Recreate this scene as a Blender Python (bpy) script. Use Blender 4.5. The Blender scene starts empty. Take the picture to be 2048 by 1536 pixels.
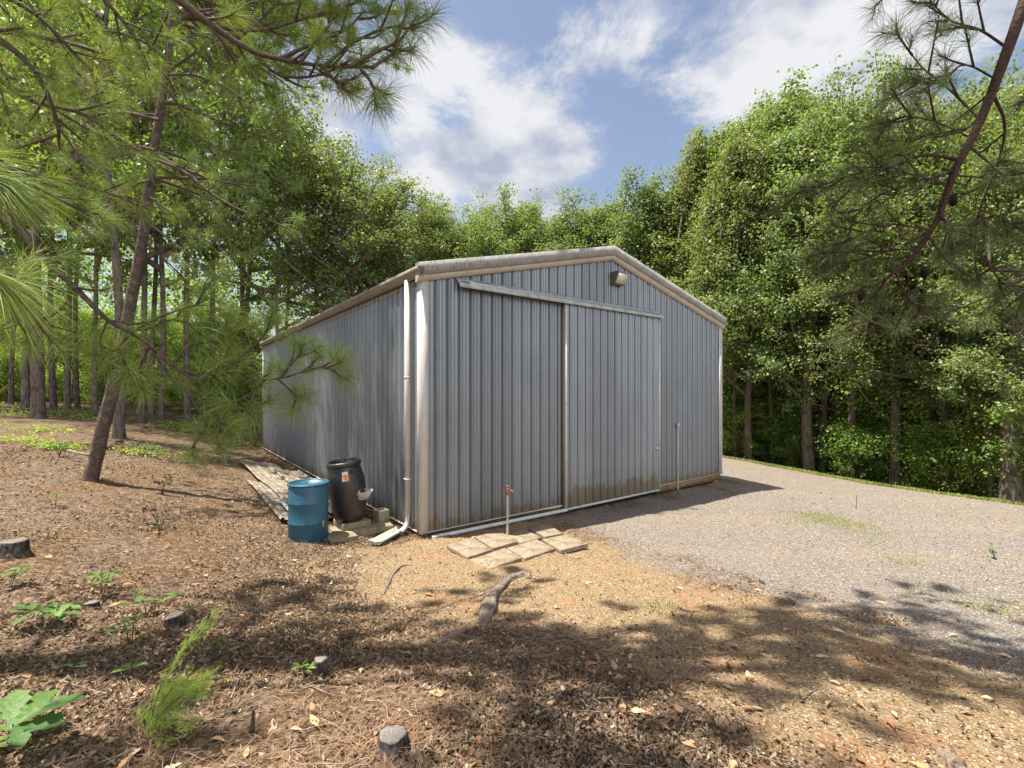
import bpy, math, random
import numpy as np
from mathutils import Vector
R = math.radians
rng = np.random.default_rng(7)
random.seed(7)
S = bpy.context.scene
COL = S.collection

# ------------------------------------------------------------------ camera
F = 930.0; CX = 1024.0; HY = 783.0; CAMZ = 2.38     # pixels of a 2048x1536 frame
cam = bpy.data.cameras.new('camera'); co = bpy.data.objects.new('camera', cam); COL.objects.link(co)
cam.sensor_width = 36; cam.sensor_fit = 'HORIZONTAL'; cam.lens = 36 * F / 2048
cam.shift_y = (HY - 768) / 2048
co.location = (0, 0, CAMZ); co.rotation_euler = (R(90), 0, 0)
cam.clip_start = 0.05; cam.clip_end = 3000
S.camera = co
S.render.resolution_x = 1024; S.render.resolution_y = 768

# ------------------------------------------------------------------ sun, sky, exposure
SUN = Vector((-0.362, -0.035, 1.0)).normalized()
sd = bpy.data.lights.new('sun', 'SUN'); so = bpy.data.objects.new('sun', sd); COL.objects.link(so)
sd.energy = 5.0; sd.angle = R(0.6); sd.color = (1.0, 0.955, 0.88)
so.rotation_euler = SUN.to_track_quat('Z', 'Y').to_euler(); so.location = (-12, -1, 33)
S.view_settings.view_transform = 'Standard'; S.view_settings.look = 'None'
S.view_settings.exposure = 1.22; S.view_settings.gamma = 1.0; S.view_settings.use_curve_mapping = False
W = bpy.data.worlds.new("World"); S.world = W; W.use_nodes = True
wn = W.node_tree.nodes; wl = W.node_tree.links; wn.clear()
def wnode(t, **k):
    n = wn.new(t)
    for a, b in k.items(): setattr(n, a, b)
    return n
def wmath(op, a, b=None, clamp=False):
    n = wn.new('ShaderNodeMath'); n.operation = op; n.use_clamp = clamp
    for i, v in enumerate((a, b)):
        if v is None: continue
        if isinstance(v, (int, float)): n.inputs[i].default_value = v
        else: wl.new(v, n.inputs[i])
    return n.outputs[0]
sky = wnode('ShaderNodeTexSky', sky_type='NISHITA', sun_disc=False)
sky.sun_elevation = math.asin(SUN.z); sky.sun_rotation = math.atan2(SUN.x, SUN.y) % (2 * math.pi)
sky.air_density = 1.0; sky.dust_density = 1.0; sky.ozone_density = 1.6
tc = wnode('ShaderNodeTexCoord')
def dirv(px, py):
    return Vector(((px - CX) / F, 1, (HY - py) / F)).normalized()
# warp the direction, then soft cloud banks round chosen bearings, broken up by noise
nz = wnode('ShaderNodeTexNoise'); nz.inputs['Scale'].default_value = 4.6; nz.inputs['Detail'].default_value = 12
nz.inputs['Roughness'].default_value = 0.68; nz.inputs['Distortion'].default_value = 0.35
mp = wnode('ShaderNodeMapping'); mp.inputs['Scale'].default_value = (1.0, 1.0, 1.7); mp.inputs['Location'].default_value = (0.3, 0.0, 1.9)
wl.new(tc.outputs['Generated'], mp.inputs['Vector']); wl.new(mp.outputs[0], nz.inputs['Vector'])
acc = None
for px, py, wid, amp in ((640, 230, .13, .50), (800, 330, .13, .45), (940, 340, .12, .62), (1060, 330, .12, .35), (1180, 300, .16, .26), (1090, 190, .12, .22), (1600, 40, .15, .42), (1700, 110, .13, .62),
                         (1600, 200, .10, .35), (1250, 10, .10, .42), (880, 130, .08, .42), (860, 60, .10, .15), (1450, 200, .12, .12), (1900, 60, .2, .3),
                         (750, 290, .05, -.35), (905, 225, .05, -.5), (1330, 180, .16, -.35), (1250, 350, .08, -.25), (1060, 90, .10, -.25), (940, 395, .04, -.25), (960, 60, .05, -.2), (1150, 60, .12, -.2), (900, -900, .7, .45), (1080, 330, .08, .15)):
    d = dirv(px, py)
    dp = wnode('ShaderNodeVectorMath', operation='DISTANCE'); nm = wnode('ShaderNodeVectorMath', operation='NORMALIZE')
    wl.new(tc.outputs['Generated'], nm.inputs[0]); wl.new(nm.outputs[0], dp.inputs[0]); dp.inputs[1].default_value = d
    q = wmath('DIVIDE', dp.outputs['Value'], wid); q = wmath('MULTIPLY', q, q); q = wmath('MULTIPLY', q, -1.0)
    e = wmath('POWER', 2.71828, q); e = wmath('MULTIPLY', e, amp)
    acc = e if acc is None else wmath('ADD', acc, e)
nn = wmath('SUBTRACT', nz.outputs['Fac'], 0.5); nn = wmath('MULTIPLY', nn, 2.5)
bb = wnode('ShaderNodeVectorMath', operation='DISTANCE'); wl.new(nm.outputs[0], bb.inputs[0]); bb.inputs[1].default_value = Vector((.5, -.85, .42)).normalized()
qq = wmath('DIVIDE', bb.outputs['Value'], .9); qq = wmath('POWER', 2.71828, wmath('MULTIPLY', wmath('MULTIPLY', qq, qq), -1.0)); acc = wmath('ADD', acc, wmath('MULTIPLY', qq, .8))  # cloud cover for the added fill bank behind the viewer
b3 = wnode('ShaderNodeVectorMath', operation='DISTANCE'); wl.new(nm.outputs[0], b3.inputs[0]); b3.inputs[1].default_value = Vector((-1, .1, .5)).normalized()
q4 = wmath('DIVIDE', b3.outputs['Value'], .75); q4 = wmath('POWER', 2.71828, wmath('MULTIPLY', wmath('MULTIPLY', q4, q4), -1.0)); acc = wmath('SUBTRACT', acc, wmath('MULTIPLY', q4, .7))  # cloud thinned out of view at left, to cut fill on the side wall
dens = wmath('ADD', acc, nn); dens = wmath('SUBTRACT', dens, 0.37)
mr = wnode('ShaderNodeMapRange'); mr.interpolation_type = 'SMOOTHSTEP'; mr.inputs['From Min'].default_value = -0.14; mr.inputs['From Max'].default_value = 0.44
wl.new(dens, mr.inputs['Value'])
nz2 = wnode('ShaderNodeTexNoise'); nz2.inputs['Scale'].default_value = 7; nz2.inputs['Detail'].default_value = 9
wl.new(mp.outputs[0], nz2.inputs['Vector'])
cr = wnode('ShaderNodeValToRGB'); cr.color_ramp.elements[0].position = .36; cr.color_ramp.elements[1].position = .56
cr.color_ramp.elements[0].color = (.40, .445, .56, 1); cr.color_ramp.elements[1].color = (.74, .745, .77, 1)
wl.new(nz2.outputs['Fac'], cr.inputs['Fac'])
skc = wnode('ShaderNodeMixRGB', blend_type='MULTIPLY'); skc.inputs[0].default_value = 1; skc.inputs[2].default_value = (1.22, 1.05, .93, 1)
wl.new(sky.outputs[0], skc.inputs[1])
bg1 = wnode('ShaderNodeBackground'); bg1.inputs['Strength'].default_value = 0.082; wl.new(skc.outputs[0], bg1.inputs['Color'])
bg2 = wnode('ShaderNodeBackground'); wl.new(cr.outputs['Color'], bg2.inputs['Color'])
# clouds near the sun, out of view, brightened to add fill light
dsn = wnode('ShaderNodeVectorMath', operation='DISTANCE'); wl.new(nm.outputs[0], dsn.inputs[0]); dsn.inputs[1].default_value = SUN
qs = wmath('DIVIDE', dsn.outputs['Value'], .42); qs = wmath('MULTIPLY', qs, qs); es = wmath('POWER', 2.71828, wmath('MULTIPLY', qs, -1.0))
# added unseen bank behind the viewer, to the right, to light the barn front
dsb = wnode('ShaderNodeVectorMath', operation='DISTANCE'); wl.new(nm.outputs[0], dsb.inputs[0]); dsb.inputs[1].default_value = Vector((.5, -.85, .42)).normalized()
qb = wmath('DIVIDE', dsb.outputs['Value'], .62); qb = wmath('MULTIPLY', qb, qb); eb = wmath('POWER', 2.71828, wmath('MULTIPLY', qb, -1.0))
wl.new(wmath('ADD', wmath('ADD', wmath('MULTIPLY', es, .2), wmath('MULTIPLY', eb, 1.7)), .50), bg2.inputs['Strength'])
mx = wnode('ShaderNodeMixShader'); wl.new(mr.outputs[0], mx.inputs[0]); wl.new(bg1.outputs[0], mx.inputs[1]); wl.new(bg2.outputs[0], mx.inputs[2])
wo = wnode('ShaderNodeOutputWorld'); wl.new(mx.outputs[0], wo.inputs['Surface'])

# ------------------------------------------------------------------ helpers
def P(px, py, d):
    "the point seen at a place of the photo, d metres in front of the camera"
    return np.array([(px - CX) / F * d, d, CAMZ + (HY - py) / F * d])
def norm(a):
    a = np.asarray(a, float); return a / np.maximum(np.linalg.norm(a, axis=-1, keepdims=True), 1e-9)
class MB:
    def __init__(s): s.v = []; s.f = []; s.m = []; s.n = 0; s.r = []
    def add(s, v, f, m=0, r=None):
        v = np.asarray(v, float).reshape(-1, 3); f = np.asarray(f, int)
        s.v.append(v); s.f.append(f + s.n); s.m.append(np.full(len(f), m, int)); s.n += len(v)
        s.r.append(np.asarray(r, float) if r is not None else np.full(len(f), 0.5))
        return s
    def box(s, a, b, m=0):
        x0, y0, z0 = a; x1, y1, z1 = b
        v = [(x0,y0,z0),(x1,y0,z0),(x1,y1,z0),(x0,y1,z0),(x0,y0,z1),(x1,y0,z1),(x1,y1,z1),(x0,y1,z1)]
        return s.add(v, [(0,3,2,1),(4,5,6,7),(0,1,5,4),(1,2,6,5),(2,3,7,6),(3,0,4,7)], m)
    def hexa(s, v8, m=0):
        return s.add(v8, [(0,3,2,1),(4,5,6,7),(0,1,5,4),(1,2,6,5),(2,3,7,6),(3,0,4,7)], m)
    def prism(s, poly, p0, ax, ay, ext, m=0):
        "2-D outline swept along ext"
        p0 = np.array(p0, float); ax = np.array(ax, float); ay = np.array(ay, float); ext = np.array(ext, float)
        a = np.array([p0 + ax * x + ay * y for x, y in poly]); b = a + ext; n = len(poly)
        s.add(np.vstack([a, b]), [(i, (i+1) % n, n + (i+1) % n, n + i) for i in range(n)], m)
        base = s.n - 2 * n
        for o in (0, n):
            c = (a if o == 0 else b).mean(0)
            s.add(np.vstack([a if o == 0 else b, [c]]), [(i, (i+1) % n, n) for i in range(n)], m)
        return s
    def tube(s, pts, rad, k=8, m=0, jit=0.0, cap=True, ell=None):
        pts = np.asarray(pts, float); n = len(pts); rad = np.broadcast_to(np.asarray(rad, float), (n,))
        t = norm(np.gradient(pts, axis=0))
        up = np.array([0, 0, 1.0]) if abs(t[0][2]) < .9 else np.array([1.0, 0, 0])
        u = norm(np.cross(t[0], up)); V = []
        for i in range(n):
            u = u - t[i] * np.dot(u, t[i]); u = norm(u); w = np.cross(t[i], u)
            a = np.arange(k) * 2 * math.pi / k
            rr = rad[i] * (1 + jit * np.sin(a * 3 + i * 1.3) * .6 + jit * rng.normal(0, .5, k))
            ex, ey = ell if ell else (1, 1)
            V.append(pts[i] + np.outer(np.cos(a) * rr * ex, u) + np.outer(np.sin(a) * rr * ey, w))
        V = np.vstack(V); Fs = []
        for i in range(n - 1):
            for j in range(k):
                Fs.append((i*k+j, i*k+(j+1) % k, (i+1)*k+(j+1) % k, (i+1)*k+j))
        s.add(V, Fs, m)
        if cap:
            for i, o in ((0, 0), (n-1, (n-1)*k)):
                s.add(np.vstack([V[o:o+k], [pts[i]]]), [(j, (j+1) % k, k) for j in range(k)], m)
        return s
    def lathe(s, prof, k=32, m=0):
        prof = np.array(prof, float); a = np.arange(k) * 2 * math.pi / k
        V = np.vstack([np.column_stack([np.cos(a)*r, np.sin(a)*r, np.full(k, z)]) for r, z in prof])
        return s.add(V, [(i*k+j, i*k+(j+1) % k, (i+1)*k+(j+1) % k, (i+1)*k+j) for i in range(len(prof)-1) for j in range(k)], m)
    def mesh(s, name, mats, smooth=False):
        me = bpy.data.meshes.new(name)
        V = np.vstack(s.v); me.vertices.add(len(V)); me.vertices.foreach_set('co', V.ravel())
        lt = np.concatenate([np.full(len(f), f.shape[1], int) for f in s.f]); li = np.concatenate([f.ravel() for f in s.f])
        me.loops.add(len(li)); me.polygons.add(len(lt)); me.loops.foreach_set('vertex_index', li)
        ls = np.concatenate([[0], np.cumsum(lt)[:-1]]); me.polygons.foreach_set('loop_start', ls)
        me.polygons.foreach_set('material_index', np.concatenate(s.m))
        if smooth: me.polygons.foreach_set('use_smooth', np.ones(len(lt), bool))
        at_ = me.attributes.new('rnd', 'FLOAT', 'FACE'); at_.data.foreach_set('value', np.concatenate(s.r))
        for mt in (mats if isinstance(mats, (list, tuple)) else [mats]): me.materials.append(mt)
        me.update(calc_edges=True); me.validate()
        return me
    def obj(s, name, mats, parent=None, smooth=False):
        o = bpy.data.objects.new(name, s.mesh(name, mats, smooth)); COL.objects.link(o)
        if parent: o.parent = parent
        return o
def tag(o, label=None, cat=None, group=None, kind=None):
    for k, v in (('label', label), ('category', cat), ('group', group), ('kind', kind)):
        if v: o[k] = v
    return o
def thing(name, label, cat, loc=(0, 0, 0), rz=0, group=None):
    o = bpy.data.objects.new(name, None); COL.objects.link(o); o.location = tuple(float(c) for c in loc); o.rotation_euler = (0, 0, rz)
    o.empty_display_size = .2
    return tag(o, label, cat, group)
def inst(name, me, parent=None):
    o = bpy.data.objects.new(name, me); COL.objects.link(o)
    if parent: o.parent = parent
    return o
def copy_tree(o, parent=None):
    c = o.copy(); COL.objects.link(c); c.parent = parent
    for ch in list(o.children): copy_tree(ch, c)
    return c
def smooth_path(pts, n=24):
    pts = np.asarray(pts, float); m = len(pts)
    if m < 3: return np.array([pts[0] + (pts[-1]-pts[0]) * t for t in np.linspace(0, 1, n)])
    ext = np.vstack([2*pts[0]-pts[1], pts, 2*pts[-1]-pts[-2]]); out = []
    for t in np.linspace(0, m-1-1e-6, n):
        i = int(t); f = t - i; p0, p1, p2, p3 = ext[i:i+4]
        out.append(.5*((2*p1)+(-p0+p2)*f+(2*p0-5*p1+4*p2-p3)*f*f+(-p0+3*p1-3*p2+p3)*f**3))
    return np.array(out)

# ------------------------------------------------------------------ materials
def mat(name, col, rough=.7, spec=.3, metal=0., noise=None, bump=None, var=None, trans=0., rnd=None, objr=0.):
    """noise=(scale, colour2, lo, hi, stretch) ; bump=(scale, strength, stretch) ; rnd = list of colours picked by the face attribute"""
    m = bpy.data.materials.new(name); m.use_nodes = True; n = m.node_tree.nodes; l = m.node_tree.links
    b = n['Principled BSDF']; b.inputs['Roughness'].default_value = rough; b.inputs['Specular IOR Level'].default_value = spec; b.inputs['Metallic'].default_value = metal
    c = n.new('ShaderNodeRGB'); c.outputs[0].default_value = (*col, 1); out = c.outputs[0]
    t = n.new('ShaderNodeTexCoord')
    if rnd:
        a = n.new('ShaderNodeAttribute'); a.attribute_name = 'rnd'; r = n.new('ShaderNodeValToRGB')
        while len(r.color_ramp.elements) < len(rnd): r.color_ramp.elements.new(.5)
        for i, cc in enumerate(rnd): r.color_ramp.elements[i].position = i/(len(rnd)-1); r.color_ramp.elements[i].color = (*cc, 1)
        l.new(a.outputs['Fac'], r.inputs[0]); out = r.outputs[0]
    for nz_ in ([noise] if isinstance(noise, tuple) else (noise or [])):
        sc, c2, lo, hi, st = nz_
        mp_ = n.new('ShaderNodeMapping'); mp_.inputs['Scale'].default_value = st; l.new(t.outputs['Object'], mp_.inputs[0])
        x = n.new('ShaderNodeTexNoise'); x.inputs['Scale'].default_value = sc; x.inputs['Detail'].default_value = 6; x.inputs['Roughness'].default_value = .65; l.new(mp_.outputs[0], x.inputs['Vector'])
        q = n.new('ShaderNodeMapRange'); q.inputs['From Min'].default_value = lo; q.inputs['From Max'].default_value = hi; l.new(x.outputs['Fac'], q.inputs['Value'])
        mm = n.new('ShaderNodeMixRGB'); l.new(q.outputs[0], mm.inputs[0]); l.new(out, mm.inputs[1]); mm.inputs[2].default_value = (*c2, 1); out = mm.outputs[0]
    if objr:
        oi = n.new('ShaderNodeObjectInfo'); hs = n.new('ShaderNodeHueSaturation')
        q = n.new('ShaderNodeMapRange'); q.inputs['To Min'].default_value = 1-objr; q.inputs['To Max'].default_value = 1+objr; l.new(oi.outputs['Random'], q.inputs['Value']); l.new(q.outputs[0], hs.inputs['Value'])
        ml = n.new('ShaderNodeMath'); ml.operation = 'MULTIPLY'; ml.inputs[1].default_value = 7.31; l.new(oi.outputs['Random'], ml.inputs[0]); fr = n.new('ShaderNodeMath'); fr.operation = 'FRACT'; l.new(ml.outputs[0], fr.inputs[0])
        q2 = n.new('ShaderNodeMapRange'); q2.inputs['To Min'].default_value = .478; q2.inputs['To Max'].default_value = .515; l.new(fr.outputs[0], q2.inputs['Value']); l.new(q2.outputs[0], hs.inputs['Hue'])
        l.new(out, hs.inputs['Color']); out = hs.outputs[0]
    if bump:
        sc, stg, st = bump
        mp_ = n.new('ShaderNodeMapping'); mp_.inputs['Scale'].default_value = st; l.new(t.outputs['Object'], mp_.inputs[0])
        x = n.new('ShaderNodeTexNoise'); x.inputs['Scale'].default_value = sc; x.inputs['Detail'].default_value = 5; l.new(mp_.outputs[0], x.inputs['Vector'])
        bb = n.new('ShaderNodeBump'); bb.inputs['Strength'].default_value = stg; bb.inputs['Distance'].default_value = .02; l.new(x.outputs['Fac'], bb.inputs['Height']); l.new(bb.outputs[0], b.inputs['Normal'])
    l.new(out, b.inputs['Base Color'])
    if trans:
        tr = n.new('ShaderNodeBsdfTranslucent'); g = n.new('ShaderNodeMixRGB'); g.blend_type = 'MULTIPLY'; g.inputs[0].default_value = 1; g.inputs[2].default_value = (1.3, 1.3, .45, 1)
        l.new(out, g.inputs[1]); l.new(g.outputs[0], tr.inputs[0]); ms = n.new('ShaderNodeMixShader'); ms.inputs[0].default_value = trans
        l.new(b.outputs[0], ms.inputs[1]); l.new(tr.outputs[0], ms.inputs[2]); l.new(ms.outputs[0], n['Material Output'].inputs['Surface'])
    return m
one = (1, 1, 1)
M = {}
M['leafA'] = mat('oak_leaf', (.1,.17,.05), .42, .5, rnd=[(.10,.155,.042), (.18,.25,.065), (.255,.325,.095), (.33,.375,.14)], trans=.5, objr=.16)
M['leafB'] = mat('edge_leaf', (.1,.17,.05), .48, .35, rnd=[(.09,.14,.045), (.17,.23,.075), (.235,.29,.11), (.29,.33,.15)], trans=.42, objr=.16)
M['leafC'] = mat('understory_leaf', (.1,.17,.05), .5, .35, rnd=[(.14,.23,.055), (.24,.35,.085), (.32,.44,.115), (.40,.50,.17)], trans=.55, objr=.12)
M['needle'] = mat('pine_needle', (.1,.17,.05), .6, .2, rnd=[(.10,.15,.04), (.19,.26,.07), (.28,.35,.10), (.40,.33,.15)], trans=.3)
M['needle_deep'] = mat('pine_needle_deep', (.1,.17,.05), .42, .35, rnd=[(.045,.07,.028), (.085,.12,.042), (.13,.17,.06), (.21,.19,.09)], trans=.25)
M['needle_dark'] = mat('pine_needle_dark', (.1,.17,.05), .42, .4, rnd=[(.08,.125,.045), (.15,.22,.07), (.22,.30,.10), (.30,.31,.14)], trans=.35)
M['bark'] = mat('bark', (.17,.135,.105), .9, .15, noise=[(9, (.055,.043,.035), .45, .62, (1.6,1.6,.35)), (2.5, (.24,.21,.18), .5, .75, one)], bump=(26, .9, (1.5,1.5,.35)), objr=.15)
M['pine_bark'] = mat('pine_bark', (.125,.09,.07), .9, .15, noise=[(34, (.05,.038,.03), .40, .64, (1.5,1.5,.5)), (9, (.20,.16,.13), .48, .75, one)], bump=(26, 1.0, (1.4,1.4,.5)))
M['twig'] = mat('twig', (.11,.082,.062), .85, .2, noise=(30, (.07,.045,.035), .4, .6, one))
M['twig_red'] = mat('twig_red', (.085,.048,.034), .85, .2, noise=(30, (.05,.03,.025), .4, .6, one), bump=(60, .8, one))

# ------------------------------------------------------------------ barn frame of reference
A = np.array([.7977, .6031]); B = np.array([-.6031, .7977]); C0 = np.array([-1.465, 7.528]); BW = 9.144; BL = 14.47
def bloc(lx, ly): return C0 + A*lx + B*ly
def tob(x, y):
    dx = x - C0[0]; dy = y - C0[1]; return dx*A[0]+dy*A[1], dx*B[0]+dy*B[1]

# ------------------------------------------------------------------ terrain height
ctrl = [(0,0,.80), (0,2,.72), (-2.5,2,.80), (2.5,2,.62), (0,4,.40), (-.5,5.3,.16), (-1.4,6.9,.03), (0,7.2,.0), (-1.6,7.3,.02), (-3.1,7.2,.10), (-2.3,8.4,.02),
        (-4.2,7.0,.34), (-3,5,.42), (-4.8,4.5,.75), (-7.7,8.5,.78), (-5.6,8.6,.45), (-5.8,12.2,.05), (-10.3,18.2,.04), (-11.5,17,.5), (-8,12,.5), (-9.5,12.5,.75), (-13.6,17,1.0),
        (-20,20,1.3), (-14,9,1.15), (-28,14,1.6), (-10,2,1.2), (-22,32,1.3), (-8,27,.2), (-8,-8,1.2), (0,-8,1.0), (4,1,.5), (4.3,3.9,.18), (2.5,4.5,.22), (2.5,6,.03),
        (2,9,-.06), (4,11,-.12), (5.9,13,-.16), (7.7,13,-.38), (6,9,-.2), (5,6,-.03), (8,6,-.12), (9,9,-.32), (9.6,21,-.6), (13.8,12.5,-.70), (11,16,-.62), (14,8,-.55), (8,1,.1), (16,2,-.5),
        (0,26,-.1), (4,19,-.25), (3,30,-.7), (12,24,-1.6), (17.5,15,-1.9), (20,26,-3.2), (26,14,-3.4), (20,6,-1.8), (30,30,-4.5), (-40,40,2.0), (0,45,-1.5), (40,0,-4.5), (14,-12,0), (30,45,-4), (-30,-10,2.2)]
CT = np.array(ctrl, float)
def _tps(r): return np.where(r > 1e-6, r*r*np.log(np.maximum(r, 1e-6)), 0)
_n = len(CT); _K = _tps(np.linalg.norm(CT[:, None, :2]-CT[None, :, :2], axis=2)) + np.eye(_n)*.6
_Pm = np.column_stack([np.ones(_n), CT[:, :2]]); _L = np.block([[_K, _Pm], [_Pm.T, np.zeros((3, 3))]])
_w = np.linalg.solve(_L, np.concatenate([CT[:, 2], np.zeros(3)]))
def gz(x, y):
    x = np.asarray(x, float); y = np.asarray(y, float); sh = np.broadcast(x, y).shape
    xf = np.clip(np.broadcast_to(x, sh).ravel(), -38, 38); yf = np.clip(np.broadcast_to(y, sh).ravel(), -10, 45); out = np.empty(len(xf))
    for i in range(0, len(xf), 20000):
        xs, ys = xf[i:i+20000], yf[i:i+20000]; r = np.hypot(xs[:, None]-CT[None, :, 0], ys[:, None]-CT[None, :, 1])
        out[i:i+20000] = _tps(r) @ _w[:_n] + _w[_n] + _w[_n+1]*xs + _w[_n+2]*ys
    return out.reshape(sh)
_ys = np.concatenate([np.arange(.6, 12, .02), np.arange(12, 70, .1)])
def at(px, py):
    "where the sight line through a place of the photo meets the ground"
    u = (px-CX)/F; v = (py-HY)/F; h = CAMZ - v*_ys - gz(u*_ys, _ys); k = int(np.argmax(h < 0)) if (h < 0).any() else len(_ys)-1
    y = _ys[k]; return np.array([u*y, y, float(gz(u*y, y))])

# value noise for masks
_g = rng.random((256, 256))
def vn(x, y, s):
    x = np.asarray(x)*s; y = np.asarray(y)*s; xi = np.floor(x).astype(int); yi = np.floor(y).astype(int); fx = x-xi; fy = y-yi
    fx = fx*fx*(3-2*fx); fy = fy*fy*(3-2*fy); g = lambda i, j: _g[i % 256, j % 256]
    return (g(xi, yi)*(1-fx)+g(xi+1, yi)*fx)*(1-fy)+(g(xi, yi+1)*(1-fx)+g(xi+1, yi+1)*fx)*fy
def fbm(x, y, s): return (vn(x, y, s)*.5+vn(x+9.1, y+3.3, s*2.1)*.27+vn(x-4, y+7, s*4.3)*.15+vn(x+1, y-7, s*9)*.08)
def sdist(poly, x, y):
    "signed distance, positive inside"
    poly = np.asarray(poly); d = np.full(x.shape, 1e9); ins = np.zeros(x.shape, bool)
    for i in range(len(poly)):
        a, b = poly[i], poly[(i+1) % len(poly)]; e = b-a; t = np.clip(((x-a[0])*e[0]+(y-a[1])*e[1])/(e@e+1e-12), 0, 1)
        d = np.minimum(d, np.hypot(x-a[0]-t*e[0], y-a[1]-t*e[1]))
        c = ((a[1] > y) != (b[1] > y)) & (x < (b[0]-a[0])*(y-a[1])/(b[1]-a[1]+1e-12)+a[0]); ins ^= c
    return np.where(ins, d, -d)
GRAVEL = [at(a, b)[:2] for a, b in ((1120,1045), (1250,1100), (1400,1165), (1560,1190), (1700,1235), (1850,1275), (2048,1330))] + [np.array(q) for q in ((9.,2.5), (22.,1.), (17.5,8.), (13.9,12.1), (12.4,15.2), (10.9,18.2), (9.5,20.8), (6.5,25.), (1.,28.5), (-1.,26.))] + [bloc(BW+.5, 12), bloc(BW+.4, 0), bloc(3.2, -.1)]
SAND = [at(a, b)[:2] for a, b in ((700,1092), (640,1130), (660,1165), (760,1195), (900,1205), (980,1240), (1130,1290), (1260,1370), (1330,1450), (1560,1536), (2048,1536))] + [np.array([7., 2.6])] + [at(1700,1235)[:2], at(1400,1150)[:2], at(1150,1040)[:2], bloc(2.5, .3), bloc(0, .2)]
def masks(x, y):
    n = (fbm(x, y, 1.1)-.5)
    g = np.clip((sdist(GRAVEL, x, y)+n*2.2)/1.5+.42, 0, 1); s = np.clip((sdist(SAND, x, y)+n*1.8)/.9+.45, 0, 1)
    return g, s*(1-g)

# ------------------------------------------------------------------ ground sheet
def axis(a, b, step, far):
    mid = np.arange(a, b, step); o = [step]; 
    while sum(o) < far: o.append(o[-1]*1.16)
    c = np.cumsum(o); return np.concatenate([(a-c)[::-1], mid, mid[-1]+c])
gx = axis(-11, 15, .085, 500); gy = axis(.8, 17, .085, 500)
X, Y = np.meshgrid(gx, gy); Z = gz(X, Y)
G_, S_ = masks(X, Y)
near = np.clip(1-(np.hypot(X, Y-5)-14)/10, 0, 1)
Z = Z + near*((fbm(X, Y, 1.9)-.5)*.10*(1-G_*.8) + (vn(X, Y, 7)-.5)*.022*(1-G_*.5) + (fbm(X+30, Y, 5)-.5)*.03)
lx, ly = tob(X, Y)
Z = np.where((lx > .1) & (lx < BW-.1) & (ly > .1) & (ly < BL-.1), Z-.12, Z)
me = bpy.data.meshes.new('ground'); nx, ny = len(gx), len(gy)
me.vertices.add(nx*ny); me.vertices.foreach_set('co', np.column_stack([X.ravel(), Y.ravel(), Z.ravel()]).ravel())
ii, jj = np.meshgrid(np.arange(nx-1), np.arange(ny-1)); q = (jj*nx+ii).ravel(); fc = np.column_stack([q, q+1, q+1+nx, q+nx])
me.loops.add(fc.size); me.polygons.add(len(fc)); me.loops.foreach_set('vertex_index', fc.ravel()); me.polygons.foreach_set('loop_start', np.arange(len(fc))*4)
me.polygons.foreach_set('use_smooth', np.ones(len(fc), bool))
for nm_, arr in (('gravel', G_), ('sand', S_)):
    a_ = me.attributes.new(nm_, 'FLOAT', 'POINT'); a_.data.foreach_set('value', arr.ravel())
me.update(calc_edges=True)
def gzf(x, y):
    "height of the built sheet (bilinear)"
    x = np.asarray(x, float); y = np.asarray(y, float); i = np.clip(np.searchsorted(gx, x)-1, 0, nx-2); j = np.clip(np.searchsorted(gy, y)-1, 0, ny-2)
    fx = (x-gx[i])/(gx[i+1]-gx[i]); fy = (y-gy[j])/(gy[j+1]-gy[j])
    return (Z[j, i]*(1-fx)+Z[j, i+1]*fx)*(1-fy)+(Z[j+1, i]*(1-fx)+Z[j+1, i+1]*fx)*fy
def atg(px, py):
    p = at(px, py); p[2] = float(gzf(p[0], p[1])); return p
gm = bpy.data.materials.new('ground'); gm.use_nodes = True; n = gm.node_tree.nodes; l = gm.node_tree.links; b = n['Principled BSDF']
b.inputs['Roughness'].default_value = .95; b.inputs['Specular IOR Level'].default_value = .12
t = n.new('ShaderNodeTexCoord')
def gnoise(sc, det=6, ro=.65):
    x = n.new('ShaderNodeTexNoise'); x.inputs['Scale'].default_value = sc; x.inputs['Detail'].default_value = det; x.inputs['Roughness'].default_value = ro; l.new(t.outputs['Object'], x.inputs['Vector']); return x.outputs['Fac']
def gvor(sc):
    x = n.new('ShaderNodeTexVoronoi'); x.inputs['Scale'].default_value = sc; l.new(t.outputs['Object'], x.inputs['Vector']); return x
def ramp(f, cols):
    r = n.new('ShaderNodeValToRGB')
    while len(r.color_ramp.elements) < len(cols): r.color_ramp.elements.new(.5)
    for i, (p, c) in enumerate(cols): r.color_ramp.elements[i].position = p; r.color_ramp.elements[i].color = (*c, 1)
    l.new(f, r.inputs[0]); return r.outputs[0]
def mixc(f, a, c, mode='MIX'):
    m_ = n.new('ShaderNodeMixRGB'); m_.blend_type = mode
    for k, v in ((0, f), (1, a), (2, c)):
        if isinstance(v, (int, float)): m_.inputs[k].default_value = v
        elif isinstance(v, tuple): m_.inputs[k].default_value = (*v, 1)
        else: l.new(v, m_.inputs[k])
    return m_.outputs[0]
sepv = lambda v: (lambda s: (l.new(v.outputs['Color'], s.inputs[0]), s.outputs[0])[1])(n.new('ShaderNodeSeparateColor'))
v1 = gvor(55); v2 = gvor(38); v3 = gvor(26)
litter = mixc(.5, ramp(sepv(v3), [(0, (.05,.035,.024)), (.35, (.13,.088,.056)), (.7, (.23,.16,.105)), (1, (.38,.29,.20))]), ramp(gnoise(34, 8, .8), [(.36, (.05,.036,.026)), (.52, (.17,.115,.075)), (.66, (.36,.27,.19))]))
litter = mixc(ramp(gnoise(.8), [(.42, (0,0,0)), (.6, (1,1,1))]), litter, mixc(1.0, litter, (.92, .82, .68), 'MULTIPLY'))
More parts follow.
